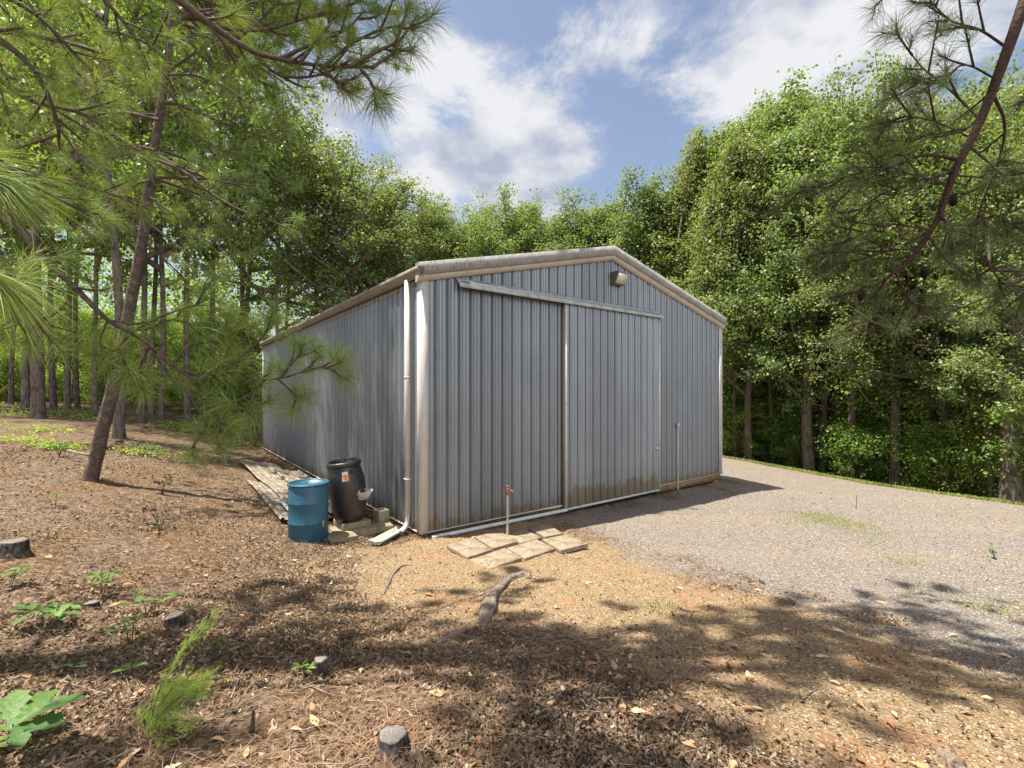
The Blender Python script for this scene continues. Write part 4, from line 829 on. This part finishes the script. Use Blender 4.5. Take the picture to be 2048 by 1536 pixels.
for i in range(14):   # limbs towards and away from the viewer all up the stem
    kk = int(rng.integers(24, 49)); az = rng.uniform(0, 6.28); L = rng.uniform(1.3, 3.0)*(1.2-kk/60); d = np.array([math.cos(az), math.sin(az), .15]); pine_limb(wd, tf, [tp[kk], tp[kk]+d*L*.5, tp[kk]+d*L+np.array([0, 0, -.1])], .028, .009, ntw=9, tw_len=.6, sub=1)
tf2 = []
for i in range(44):   # the broad top of the crown, above the frame
    kk = int(rng.integers(35, 49)); az = rng.uniform(-.1, 2.5); L = rng.uniform(1.8, 5.0); d = np.array([math.cos(az), math.sin(az), .12]); pine_limb(wd, tf2, [tp[kk], tp[kk]+d*L*.5, tp[kk]+d*L+np.array([0, 0, .1])], .032, .009, ntw=9, tw_len=.6, sub=2)
tuft_mesh(tf2, 46, .18, .006, M['needle_dark'], 'foliage', t, back=.25, droop=.3, lo=.3, hi=1.5)
wd.obj('branches', M['twig'], t, True); tuft_mesh(tf, 60, .17, .0026, M['needle_dark'], 'foliage', t, back=.22, droop=.35, lo=.3, hi=1.5)
# (2) the near pine whose limbs hang in from the upper left
nb = np.array([-4.6, 2.6, float(gz(-4.6, 2.6))])
t = thing('pine_tree', 'long-needled pine outside the left edge whose limbs hang across the upper left and middle left', 'tree', nb)
tp = smooth_path([(0, 0, -.3), (.05, 0, 2.5), (.1, .1, 5.5), (.3, .1, 9.), (.4, .2, 12.5), (.4, .2, 14.5)], 40); w = MB(); w.tube(tp, np.interp(np.linspace(0, 1, 40), [0, .05, 1], [.25, .19, .04]), 14, jit=.07); w.obj('trunk', M['pine_bark'], t, True)
wd = MB(); tf = []
def qn(px, py, d): return P(px, py, d)-nb
def attach(q, stem):
    z = q[0][2]-.4; j = int(np.argmin(np.abs(stem[:, 2]-z))); return [stem[j]]+list(q)
def L2(pts, r0, r1=.006, d=2.9, d2=None, **k):
    d2 = d if d2 is None else d2; n = len(pts); q = [qn(a, b_, d+(d2-d)*i/(n-1)) for i, (a, b_) in enumerate(pts)]
    pine_limb(wd, tf, attach(q, tp) if pts[0][0] < -50 or pts[0][1] < -200 else q, r0, r1, **k)
small = dict(ntw=3, tw_len=.22, start=.35, sub=1, up=.5)
L2([(-560,200), (-250,300), (0,415), (70,500), (150,575), (215,640), (262,665)], .034, .010, 2.7, 3.0, ntw=4, tw_len=.25, start=.5, sub=1)
L2([(262,665), (300,690), (345,730), (400,760), (470,745), (530,760), (600,745), (640,712)], .012, .005, 3.0, 3.3, ntw=6, tw_len=.2, start=.3, sub=1, up=.8)
for pts in ([(215,640), (280,660), (340,640), (390,650)], [(262,665), (330,630), (400,610), (450,620)], [(345,730), (380,690), (440,680), (505,650)], [(300,690), (330,740), (380,790), (425,815)], [(380,790), (410,850), (380,900)], [(400,760), (430,740), (470,720)],
            [(150,575), (120,620), (70,650), (50,690)], [(215,640), (200,690), (230,720)], [(560,755), (585,725), (605,705)], [(600,745), (640,735), (672,742)], [(555,757), (580,780), (598,800)], [(70,500), (40,560), (10,600)], [(530,760), (500,790), (520,820)], [(425,815), (440,850), (430,880)], [(262,665), (240,700), (262,750)], [(300,690), (280,740), (290,790)], [(450,740), (520,680), (540,650)]):
    L2(pts, .008, .004, 3.05, 3.15, ntw=3, tw_len=.17, start=.4, sub=1, up=.6)
L2([(-420,-600), (-100,-300), (200,-120), (345,-10), (430,55), (500,100), (560,118), (650,132), (745,135)], .033, .007, 2.5, 3.0, ntw=7, tw_len=.30, start=.45, sub=1)
for pts in ([(430,55), (520,60), (600,40), (660,20)], [(500,100), (560,150), (640,150), (700,120)], [(560,118), (620,90), (690,60), (730,20)], [(650,132), (700,90), (760,60), (810,50)], [(700,134), (760,100), (800,80), (835,30)], [(720,135), (745,170), (750,200)], [(420,50), (450,90), (500,150), (560,180)], [(470,80), (520,40), (560,0)], [(745,135), (780,110), (795,95)], [(600,125), (650,60), (700,0)], [(640,130), (670,160), (690,170)]):
    L2(pts, .012, .005, 2.9, 3.0, **small)
for pts, d in (([(-400,-300), (-100,-60), (60,20), (160,120), (230,200)], 3.6), ([(-400,-200), (-60,40), (60,130), (110,230), (120,300)], 3.2), ([(-300,-500), (0,-200), (170,-40), (260,60), (300,140)], 3.6), ([(-300,0), (-60,120), (60,200), (170,230), (260,300)], 3.4),
    ([(-300,100), (-100,250), (30,340), (120,400), (200,430)], 3.6), ([(-300,250), (-80,400), (30,560), (70,640), (110,680)], 3.1), ([(-200,-500), (150,-250), (350,-100), (480,-20), (600,20)], 3.5), ([(-500,400), (-200,500), (-40,560), (30,600)], 2.4), ([(-300,0), (0,60), (150,90), (300,150), (380,240)], 4.2), ([(-200,300), (60,350), (200,380), (300,420)], 4.4)):
    L2(pts, .030, .007, d-.5, d, ntw=9, tw_len=.38, start=.3, sub=1, up=.1)
for i in range(20):   # the rest of the crown, above the frame
    kk = int(rng.integers(17, 39)); az = rng.uniform(0, 6.28); L = rng.uniform(2.0, 4.6)*(1.15-kk/60); d = np.array([math.cos(az), math.sin(az), .28])
    if i > 10: kk = int(rng.integers(20, 29)); az = rng.uniform(-.12, .42); L = rng.uniform(5.2, 7.4); d = np.array([math.cos(az), math.sin(az), .10])
    e = nb+tp[kk]+d*L; 
    if e[1] > .4 and (HY-(e[2]-CAMZ)/e[1]*F) > (-40 if i > 10 else -120) and (e[0]/e[1]*F+CX) > 250: continue
    pine_limb(wd, tf, [tp[kk], tp[kk]+d*L*.5, tp[kk]+d*L+np.array([0, 0, -.2])], .045, .010, ntw=12, tw_len=.75, sub=2)
isn = [bool((a+nb)[1] > .3 and (HY-((a+nb)[2]-CAMZ)/(a+nb)[1]*F) > -200) for a, b_ in tf]; near_ = [q for q, f in zip(tf, isn) if f]; far_ = [q for q, f in zip(tf, isn) if not f]
wd.obj('branches', M['twig'], t, True)
tuft_mesh(near_, 58, .20, .0011, M['needle'], 'foliage', t, back=.09, droop=.35, lo=.25, hi=1.55)
tuft_mesh(far_, 46, .22, .0065, M['needle_dark'], 'foliage', t, back=.2, droop=.3)
# the closest twig, almost touching the lens at the left edge
w = MB(); q = [P(-330, 300, .95)-nb, P(-200, 320, .95)-nb, P(-90, 335, .95)-nb, P(-15, 360, .95)-nb]; w.tube(smooth_path(q, 10), np.linspace(.006, .003, 10), 6); w.tube([q[1], P(-60, 470, 1.0)-nb, P(-5, 560, 1.05)-nb], [.005, .004, .003], 5); cl = w.obj('branch', M['twig'], t, True)
w = MB(); needles(w, [q[3], q[2], P(-5, 560, 1.05)-nb], [np.array([.8, .1, -.5]), np.array([.9, .1, -.2]), np.array([.5, .2, -.6])], 130, .19, .0009, back=.05, lo=.0, hi=.75, droop=.35); w.obj('foliage', M['needle'], cl)
# (3) the pine on the right
rb = np.array([6.6, 3.0, float(gz(6.6, 3.0))])
t = thing('pine_tree', 'pine outside the right edge with a heavy reddish limb drooping through the upper right corner', 'tree', rb)
tp = smooth_path([(0, 0, -.3), (-.1, 0, 3), (-.2, .1, 6.), (-.4, .1, 9.5), (-.4, .2, 12)], 36); w = MB(); w.tube(tp, np.interp(np.linspace(0, 1, 36), [0, .05, 1], [.26, .2, .05]), 14, jit=.07); w.obj('trunk', M['pine_bark'], t, True)
wd = MB(); tf = []
def qr(px, py, d): return P(px, py, d)-rb
def L3(pts, r0, r1=.006, d=3.4, d2=None, **k):
    d2 = d if d2 is None else d2; n = len(pts); q = [qr(a, b_, d+(d2-d)*i/(n-1)) for i, (a, b_) in enumerate(pts)]
    pine_limb(wd, tf, attach(q, tp) if pts[0][0] > 2140 else q, r0, r1, **k)
s3 = dict(ntw=8, tw_len=.26, start=.25, sub=1, up=.1)
L3([(2500,-420), (2250,-300), (2090,-90), (2030,60), (1990,170), (1950,265), (1905,350), (1880,430), (1835,500), (1790,545), (1740,575), (1690,590)], .046, .008, 3.0, 3.6, ntw=10, tw_len=.34, start=.45, sub=1, up=.0)
for pts, r0 in (([(1985,185), (2010,250), (1995,330), (1960,420), (1950,500), (1955,560)], .018), ([(1960,240), (1900,180), (1840,130), (1790,60)], .014), ([(1940,275), (1860,240), (1800,235), (1760,260)], .012), ([(1915,320), (1850,310), (1780,335), (1700,350), (1640,372), (1560,395)], .020),
    ([(1905,345), (1830,365), (1760,390), (1700,440)], .012), ([(1880,400), (1890,450), (1905,490), (1900,530)], .012), ([(1890,370), (1830,350), (1760,350), (1690,375)], .014), ([(2000,320), (2060,330), (2120,350)], .012), ([(2020,100), (1960,60), (1900,40), (1850,-10)], .016), ([(1995,160), (1930,130), (1880,160), (1820,170)], .012),
    ([(1980,200), (1930,260), (1850,270), (1790,300)], .012), ([(1960,420), (2010,440), (2060,470)], .010), ([(1955,500), (2000,560), (2048,600)], .010), ([(1900,350), (1990,355), (2080,340)], .012), ([(1835,500), (1780,500), (1720,520), (1660,530)], .012), ([(1790,545), (1820,600), (1870,630)], .010), ([(1860,460), (1780,450), (1700,480), (1640,520)], .012), ([(2048,-40), (1980,-60), (1880,-70), (1780,-30)], .02)):
    L3(pts, r0*.6, .004, 3.35, 3.6, **s3)
L3([(2160,90), (2140,300), (2090,480), (2030,640)], .03, .008, 3.6, 3.8, ntw=9, tw_len=.4, start=.3, sub=2, up=0.)
L3([(2200,400), (2100,520), (1980,590), (1850,640), (1750,655), (1640,690)], .018, .006, 4.6, 5.2, ntw=9, tw_len=.4, start=.3, sub=2, up=0.)
for i in range(22):
    kk = int(rng.integers(15, 36)); az = rng.uniform(0, 6.28); L = rng.uniform(1.5, 3.6)*(1.15-kk/60); d = np.array([math.cos(az), math.sin(az), .25]); e = rb+tp[kk]+d*L
    if e[1] > .4 and (HY-(e[2]-CAMZ)/e[1]*F) > -100 and (e[0]/e[1]*F+CX) < 2040: continue
    pine_limb(wd, tf, [tp[kk], tp[kk]+d*L*.5, tp[kk]+d*L+np.array([0, 0, -.2])], .045, .010, ntw=11, tw_len=.7, sub=2)
isn = [bool((a+rb)[1] > .3 and (HY-((a+rb)[2]-CAMZ)/(a+rb)[1]*F) > -200) for a, b_ in tf]; near_ = [q for q, f in zip(tf, isn) if f]; far_ = [q for q, f in zip(tf, isn) if not f]
wd.obj('branches', M['twig_red'], t, True)
tuft_mesh(near_, 46, .17, .0012, M['needle_deep'], 'foliage', t, back=.12, droop=.2, lo=.25, hi=1.4)
tuft_mesh(far_, 46, .2, .0065, M['needle_dark'], 'foliage', t, back=.2, droop=.3)
M['cone'] = mat('pine_cone', (.055, .03, .02), .8, .2)
for a_, b_ in ((1906, 400), (1848, 545), (1722, 590)):
    w = MB(); c = qr(a_, b_, 3.45)
    for i in range(60):
        f = i/60; an = i*2.4; r_ = .034*math.sin(math.pi*min(1, f*.85+.13)); dd = np.array([math.cos(an), math.sin(an), -.35]); o = c+np.array([0, 0, .045-f*.09])
        s_ = np.array([-math.sin(an), math.cos(an), 0])*.010; w.add([o, o+dd*r_*.7+s_, o+dd*r_*1.15, o+dd*r_*.7-s_, o+dd*r_*.6+np.array([0, 0, .008])], [(0, 1, 4), (1, 2, 4), (2, 3, 4), (3, 0, 4)])
        w.add([o, o+dd*r_*.7+s_, o+dd*r_*1.15, o+dd*r_*.7-s_], [(0, 3, 2, 1)])
    w.obj('pine_cone', M['cone'], t)
# ------------------------------------------------------------------ litter, gravel, small plants
M['dry'] = mat('dry_leaf', (.3,.2,.13), .8, .2, rnd=[(.05,.033,.022), (.135,.09,.055), (.27,.19,.12), (.48,.38,.27)], trans=.12)
M['dryneedle'] = mat('dry_needle', (.3,.15,.07), .7, .25, rnd=[(.10,.055,.03), (.25,.135,.07), (.36,.26,.17)])
M['stone'] = mat('gravel_stone', (.4,.38,.36), .85, .2, rnd=[(.08,.077,.07), (.16,.15,.138), (.235,.215,.195), (.34,.31,.27)])
M['chip'] = mat('sand_grit', (.5,.36,.2), .9, .15, rnd=[(.15,.095,.05), (.30,.21,.12), (.45,.36,.25)])
def scatter(n, r0, r1, a0, a1):
    r = r0*(r1/r0)**rng.random(n); a = rng.uniform(a0, a1, n); return r*np.sin(a), r*np.cos(a)
def clear(x, y):
    lx, ly = tob(x, y); ok = ~((lx > -.05) & (lx < BW+.05) & (ly > -.03) & (ly < BL+.05)); ok &= ~((lx > -1.75) & (lx < -.3) & (ly > 1.6) & (ly < 8)); return ok
def curled(mb, x, y, size, tone, lift=.012, tilt=.85):
    n = len(x); z = gzf(x, y)+rng.random(n)*lift; p = np.column_stack([x, y, z]); nr = rand_dirs(n, 0)*tilt+np.array([0, 0, 1.]); nr = norm(nr); ax = rng.normal(0, 1, (n, 3)); ax = norm(ax-nr*np.sum(ax*nr, 1, keepdims=True)); sd_ = np.cross(nr, ax)
    s = size[:, None]; c = (rng.uniform(-.45, .75, n)[:, None])*s*.5; e = (rng.uniform(-.3, .55, n)[:, None])*s*.5; wv = rng.uniform(.12, .33, n)[:, None]
    m0 = p-ax*s*.5+nr*e; m1 = p; m2 = p+ax*s*.5+nr*e*.8
    l0 = p-ax*s*.2+sd_*s*wv+nr*c; l1 = p+ax*s*.22+sd_*s*wv*.9+nr*(c+e*.4); r0_ = p-ax*s*.2-sd_*s*wv+nr*(c*.9+e*.3); r1_ = p+ax*s*.22-sd_*s*wv*.8+nr*c
    V = np.stack([m0, m1, m2, l0, l1, r0_, r1_], 1).reshape(-1, 3); i = (np.arange(n)*7)[:, None]
    T = np.concatenate([i+np.array([[0, 1, 3]]), i+np.array([[3, 1, 4]]), i+np.array([[1, 2, 4]]), i+np.array([[0, 5, 1]]), i+np.array([[5, 6, 1]]), i+np.array([[1, 6, 2]])]); mb.add(V, T, 0, np.tile(tone, 6))
x, y = scatter(260000, 1.5, 17, R(-66), R(62)); g_, s_ = masks(x, y); lit = 1-np.clip(g_+s_, 0, 1)
dn = fbm(x, y, .9); pr = np.where(lit > .5, np.clip(.30+(dn-.42)*3.2, .10, 1), np.where(g_ > .5, .008, .13))*lit.clip(.06, 1)**.3
k = (rng.random(len(x)) < pr) & clear(x, y); x, y = x[k], y[k]
def drift(lx0, lx1, ly0, ly1, n, edge):   # leaves blown against something, in the barn's own axes
    u = lx1-(lx1-lx0)*rng.random(n)**edge; v = rng.uniform(ly0, ly1, n); return C0[0]+A[0]*u+B[0]*v, C0[1]+A[1]*u+B[1]*v
dr_ = [drift(-.55, -.04, -.1, 13.5, 5200, 1.8), drift(-1.6, -.9, .2, .8, 350, 1.), drift(-1.2, -.2, .1, .5, 700, 1.), drift(-2.2, -1.5, 1.5, 5.5, 900, 1.), drift(0., 2.9, -.26, -.05, 450, 1.), drift(.2, 2.2, -1.45, -.95, 420, 1.)]
x = np.concatenate([x]+[q[0] for q in dr_]); y = np.concatenate([y]+[q[1] for q in dr_]); rr = np.hypot(x, y)
w = MB(); curled(w, x, y, rng.uniform(.013, .042, len(x))*np.clip(.85+rr*.04, .9, 1.5), np.clip(rng.normal(.45, .24, len(x)), 0, 1), .022)
tag(w.obj('leaf_litter', M['dry']), 'dry brown curled leaves lying over the ground', None, None, 'stuff')
x, y = scatter(38000, 1.5, 11, R(-64), R(60)); g_, s_ = masks(x, y); k = (rng.random(len(x)) < np.where((g_+s_) > .5, .10, np.clip((fbm(x+40, y, .8)-.36)*5, .1, 1))) & clear(x, y); x, y = x[k], y[k]; n = len(x)
a = rng.uniform(0, 6.28, n); L_ = rng.uniform(.05, .15, n); dx, dy = np.cos(a)*L_/2, np.sin(a)*L_/2; z = gzf(x, y)+.006+rng.random(n)*.022; px_, py_ = -np.sin(a)*.0012, np.cos(a)*.0012; tz = rng.normal(0, .010, n); bx = rng.normal(0, .012, n)
V = np.stack([np.column_stack([x-dx-px_, y-dy-py_, z-tz]), np.column_stack([x-dx+px_, y-dy+py_, z-tz]), np.column_stack([x+px_+bx, y+py_+bx, z+.006]), np.column_stack([x-px_+bx, y-py_+bx, z+.006]), np.column_stack([x+dx, y+dy, z+tz])], 1).reshape(-1, 3); i = np.arange(n)*5; r_ = np.clip(rng.normal(.5, .25, n), 0, 1)
w = MB(); w.add(V, np.column_stack([i, i+1, i+2, i+3]), 0, r_); w.add(V, np.column_stack([i+3, i+2, i+4]), 0, r_); tag(w.obj('needle_litter', M['dryneedle']), 'rust coloured fallen pine needles over the ground', None, None, 'stuff')
def stones(x, y, s, name, mt, lab, emb=.25):
    n = len(x); z = gzf(x, y)+s*emb; c = np.column_stack([x, y, z]); o = np.array([(1, 0, 0), (0, 1, 0), (-1, 0, 0), (0, -1, 0), (0, 0, .8), (0, 0, -.8)], float)
    V = o[None]*s[:, None, None]*rng.uniform(.55, 1.2, (n, 6, 1)); a = rng.uniform(0, 6.28, n); ca, sa = np.cos(a)[:, None], np.sin(a)[:, None]; V = np.stack([V[..., 0]*ca-V[..., 1]*sa, V[..., 0]*sa+V[..., 1]*ca, V[..., 2]], 2)+c[:, None]
    i = (np.arange(n)*6)[:, None]; T = np.concatenate([i+np.array([f_]) for f_ in ((0, 1, 4), (1, 2, 4), (2, 3, 4), (3, 0, 4))]); w = MB(); w.add(V.reshape(-1, 3), T, 0, np.tile(np.clip(rng.normal(.45, .25, n), 0, 1), 4)); tag(w.obj(name, mt), lab, None, None, 'stuff')
x, y = scatter(120000, 2.4, 19, R(0), R(62)); g_, s_ = masks(x, y); k = (g_ > .25) & (rng.random(len(x)) < g_*1.3) & clear(x, y); x, y = x[k], y[k]; stones(x, y, rng.uniform(.005, .013, len(x))*np.clip(.7+np.hypot(x, y)*.06, .8, 1.5), 'gravel_stones', M['stone'], 'loose grey crushed stone of the gravel yard')
x, y = scatter(70000, 1.6, 12, R(-30), R(60)); g_, s_ = masks(x, y); k = (s_ > .3) & clear(x, y); x, y = x[k], y[k]; stones(x, y, rng.uniform(.003, .010, len(x))*np.clip(.6+np.hypot(x, y)*.09, .7, 1.6), 'sand_grit', M['chip'], 'tan grit and small pebbles on the sand')
# grass: verge along the gravel edge, sparse tufts on the gravel
def blades(x, y, h, mt, name, lab, wd=.004, each=1):
    n = len(x); z = gzf(x, y); b_ = np.column_stack([x, y, z-.005]); a = rng.uniform(0, 6.28, n); ln = rng.uniform(.1, .8, n); d = np.column_stack([np.cos(a)*ln, np.sin(a)*ln, np.ones(n)]); s = np.column_stack([-np.sin(a), np.cos(a), np.zeros(n)])*wd; h = h[:, None]
    m_ = b_+d*h*.5*np.array([.5, .5, 1]); tp_ = b_+d*h; V = np.stack([b_-s, b_+s, m_+s*.8, m_-s*.8, tp_], 1).reshape(-1, 3); i = np.arange(n)*5; r_ = np.clip(rng.normal(.5, .22, n), 0, 1)
    w = MB(); w.add(V, np.column_stack([i, i+1, i+2, i+3]), 0, r_); w.add(V, np.column_stack([i+3, i+2, i+4]), 0, r_); tag(w.obj(name, mt), lab, None, None, 'stuff')
M['grass'] = mat('grass', (.2,.25,.06), .6, .25, rnd=[(.12,.19,.035), (.24,.28,.07), (.42,.38,.15)], trans=.25)
ex = np.array([[6., 25.2], [9.5, 20.8], [10.9, 18.2], [12.4, 15.2], [13.9, 12.1], [16.2, 9.4]]); tt = rng.random(26000)*4.999; i = tt.astype(int); f = (tt-i)[:, None]; pt = ex[i]*(1-f)+ex[i+1]*f+rng.normal(0, .28, (26000, 2))+np.array([.25, .15])
blades(pt[:, 0], pt[:, 1], rng.uniform(.03, .13, len(pt)), M['grass'], 'verge_grass', 'yellow-green grass verge along the far gravel edge', .006)
X_, Y_ = [], []
for a_, b_, ra, n in ((1650,1040,.42,900), (1700,1052,.3,500), (1620,1030,.3,350), (1590,1045,.3,150), (1740,1070,.3,180), (1810,1125,.16,160), (1995,1225,.2,220), (1740,1085,.2,90), (1315,1215,.12,120), (1480,1230,.05,30), (560,1105,.1,60), (1880,1180,.2,60)):
    c = at(a_, b_); X_.append(c[0]+rng.normal(0, ra, n)); Y_.append(c[1]+rng.normal(0, ra*.8, n))
X_, Y_ = np.concatenate(X_), np.concatenate(Y_); blades(X_, Y_, rng.uniform(.02, .085, len(X_)), M['grass'], 'gravel_grass', 'thin green grass growing through the gravel', .003)
# low green cover in the wood
w = MB(); n = 2600; px = rng.uniform(-100, 530, n); d = rng.uniform(14, 26, n); x = (px-CX)/F*d; k = (fbm(x, d, 1.2) > .52) & clear(x, d) & (d > 18.5); x, d = x[k], d[k]; leaves(w, np.column_stack([x, d, gz(x, d)+.08]), 6, .13, .085, zb=1.4, flat=.35)
for a_, b_, ra in ((100, 864, .45), (30, 885, .3), (500, 856, .5), (120, 900, .2), (290, 912, .3)):
    c = at(a_, b_); xx = c[0]+rng.normal(0, ra*1.3, 30); yy = c[1]+rng.normal(0, ra*.8, 30); k = clear(xx, yy); leaves(w, np.column_stack([xx, yy, gz(xx, yy)+.1])[k], 10, .10, .07, zb=1.2, flat=.5)
tag(w.obj('ground_cover', LC), 'patchy green ground cover on the floor of the left wood', None, None, 'stuff')
# oak seedlings with lobed leaves
M['seedling'] = mat('seedling_leaf', (.1,.22,.04), .5, .4, rnd=[(.06,.13,.03), (.11,.21,.04), (.20,.29,.07)], trans=.35, noise=[(60, (.20,.17,.06), .58, .66, one), (18, (.07,.15,.03), .5, .7, one)], bump=(40, .4, one))
def oak_leaf(mb, p, d, L, up, tone):
    d = norm(d); s = norm(np.cross(d, up)); nr = np.cross(s, d); k = 11; ts = np.linspace(0, 1, k); wv = [.02, .05, .16, .13, .30, .22, .42, .30, .36, .17, .02]
    mid = [p+d*L*t-nr*L*.16*t*t for t in ts]; V = []
    for m_, t, q in zip(mid, ts, wv):
        V += [m_+s*L*q*.55+nr*L*q*.14, m_, m_-s*L*q*.55+nr*L*q*.14]
    Fs = [];
    for i in range(k-1): Fs += [(i*3, i*3+1, i*3+4, i*3+3), (i*3+1, i*3+2, i*3+5, i*3+4)]
    mb.add(V, Fs, 0, np.full(len(Fs), tone))
def seedling(label, px, py, h, L, nst, nlf, sp_=.12):
    p = atg(px, py); t = thing('oak_seedling', label, 'seedling', p, 0, 'oak seedlings in the litter'); st = MB(); lf_ = MB()
    for i in range(nst):
        a = rng.uniform(0, 6.28); e = np.array([math.cos(a)*sp_*rng.random()*1.5, math.sin(a)*sp_*rng.random()*1.5, h*rng.uniform(.7, 1.1)]); st.tube([np.zeros(3)+e*[.2, .2, 0]-[0, 0, .02], e*[.5, .5, .55], e], [.004, .003, .002], 5)
        for j in range(nlf):
            b_ = j*2.4+a; f = rng.uniform(.55, 1.); dd = np.array([math.cos(b_), math.sin(b_), rng.uniform(.0, .6)]); oak_leaf(lf_, e*[1, 1, f], dd, L*rng.uniform(.7, 1.15), np.array([0, 0, 1.])+rng.normal(0, .15, 3), np.clip(rng.normal(.5, .25), 0, 1))
    st.obj('stem', M['twig'], t); lf_.obj('foliage', M['seedling'], t)
seedling('large oak seedling with broad glossy leaves at the lower left corner', 25, 1505, .16, .24, 1, 9, .02)
seedling('bushy oak seedling in the litter below the low half hidden stump', 130, 1245, .17, .15, 3, 6)
seedling('oak seedling directly right of the broad weathered stump', 205, 1185, .20, .13, 3, 5, .14)
seedling('pale green oak seedling at the left edge below the broad stump', 12, 1180, .15, .12, 2, 5)
seedling('tall thin seedling with round leaves left of the dark little stump', 262, 1285, .25, .10, 2, 6, .08)
seedling('oak seedling behind the dark little stump', 300, 1225, .15, .12, 2, 5, .12)
seedling('light green sprig left of the small upright stump', 610, 1355, .08, .075, 2, 5, .07)
seedling('tiny yellowish seedling left of the feathery weed', 140, 1352, .06, .08, 1, 4, .03)
seedling('small seedling in front of the leaning charred stub', 435, 1318, .12, .06, 2, 4, .05)
seedling('small green plant on the litter below the leaning pine', 110, 1015, .25, .07, 3, 6, .12)
seedling('pale sprig among dry leaves above the broad stump', 88, 1082, .08, .06, 1, 4, .05)
seedling('yellow-leaved seedling at the foot of the feathery weed', 255, 1358, .08, .12, 1, 4, .05)
seedling('scraggly seedling between the black-stemmed weeds and the drum', 322, 1065, .18, .06, 3, 5, .1)
# feathery weed
p = atg(300, 1478); t = thing('feathery_weed', 'bright green feathery weed clump bending right with one tall plume', 'weed', p); st = MB(); fe = MB()
def plume(pts, n, L, spread):
    s_ = smooth_path([np.array(q) for q in pts], 24); st.tube(s_, np.linspace(.005, .0015, 24), 5); tg = norm(np.gradient(s_, axis=0)); k = rng.integers(5, 24, n); q = s_[k]+rng.normal(0, spread, (n, 3)); needles(fe, q, tg[k]+np.array([0, 0, .5])+rng.normal(0, .25, (n, 3)), 6, L, .0008, back=.03, lo=.1, hi=.9, droop=-.15, tone=np.clip(rng.normal(.5, .15, n), 0, 1))
plume([(0, 0, 0), (.05, .0, .10), (.13, .02, .17), (.24, .04, .19)], 90, .05, .022); plume([(0, 0, 0), (.04, .01, .13), (.10, .03, .22), (.19, .04, .24)], 90, .05, .022); plume([(.02, 0, 0), (.08, -.03, .08), (.17, -.05, .11), (.25, -.06, .10)], 70, .045, .022)
plume([(0, 0, 0), (.0, .04, .15), (.03, .1, .27), (.09, .2, .38), (.14, .3, .46)], 100, .04, .014); plume([(0, 0, 0), (-.03, 0, .08), (-.02, .02, .15)], 30, .04, .02); plume([(0, 0, 0), (.03, -.04, .06), (.10, -.08, .07), (.16, -.1, .04)], 40, .04, .022); plume([(0, 0, 0), (.07, .06, .12), (.15, .1, .18), (.22, .13, .21)], 70, .045, .022)
st.obj('stem', M['twig'], t); fe.obj('foliage', mat('weed_green', (.2,.34,.06), .5, .3, rnd=[(.15,.22,.05), (.30,.40,.09), (.45,.53,.16)], trans=.45), t)
w = MB(); needles(w, [np.array([rng.normal(-.02, .03), rng.normal(0, .03), .0]) for _ in range(16)], [np.array([rng.normal(0, .4), rng.normal(0, .4), 1.]) for _ in range(16)], 12, .14, .0012, back=.0, lo=.1, hi=1., droop=1.3); w.obj('dead_blades', M['dryneedle'], t)
# bare little weeds on the slope, and loose large leaves
def scrub(label, px, py, h, n, green=0):
    p = atg(px, py); t = thing('dry_weed', label, 'weed', p, 0, 'dry weeds on the slope'); st = MB(); lf_ = MB()
    for i in range(n):
        e = np.array([rng.normal(0, h*.4), rng.normal(0, h*.4), h*rng.uniform(.5, 1.1)]); st.tube([(0, 0, -.02), e*[.4, .4, .6], e], [.004, .003, .0015], 4); curl = e*rng.uniform(.5, 1)
        leaves(lf_, [e, curl], 5, h*.10, .05, flat=.8)
    st.obj('stem', M['stumpbark'], t); lf_.obj('foliage', M['seedling'] if green else M['dry'], t)
scrub('dark brown scrubby weeds right of the leaning pine, nearer one', 250, 905, .35, 14); scrub('dark brown scrubby weeds between the leaning pine and the barn', 290, 915, .4, 16, 1); scrub('dead brown weed in the litter halfway to the drum', 325, 990, .3, 8); scrub('leafless weed with a green foot left of the drum', 318, 1050, .3, 8)
scrub('low dark weed at the left edge of the slope', 118, 915, .3, 10, 1); scrub('dry stalk with sparse leaves on the right gravel', 1990, 1118, .22, 3, 1)
x, y = scatter(240, 1.8, 8, R(-55), R(55)); k = clear(x, y); x, y = x[k], y[k]; w = MB(); M['bigdry'] = mat('big_dry_leaf', (.5,.3,.15), .75, .2, rnd=[(.28,.13,.06), (.50,.27,.13), (.58,.42,.27)], trans=.1)
for a_, b_ in zip(x, y): oak_leaf(w, np.array([a_, b_, float(gzf(a_, b_))+.02]), np.append(rng.normal(0, 1, 2), .05), rng.uniform(.06, .11), np.array([0, 0, 1.])+rng.normal(0, .35, 3), rng.random())
tag(w.obj('fallen_oak_leaves', M['bigdry']), 'larger orange-brown lobed oak leaves scattered over the ground', None, None, 'stuff')
x, y = scatter(900, 1.8, 10, R(-60), R(45)); g_, s_ = masks(x, y); k = clear(x, y) & (rng.random(len(x)) > g_*.9) & (rng.random(len(x)) > s_*.75); w = MB()
for a_, b_ in zip(x[k], y[k]):
    h = rng.uniform(0, 6.28); L_ = rng.uniform(.05, .28); c = np.array([math.cos(h), math.sin(h)]); q = [np.array([a_, b_])+c*L_*f+rng.normal(0, L_*.06, 2) for f in (-.5, 0, .5)]
    w.tube([(*v, float(gzf(*v))+.012+rng.random()*.012) for v in q], [.0022, .003, .0015], 4, cap=False)
tag(w.obj('twig_litter', M['deadwood']), 'small fallen twigs strewn over the litter', None, None, 'stuff')
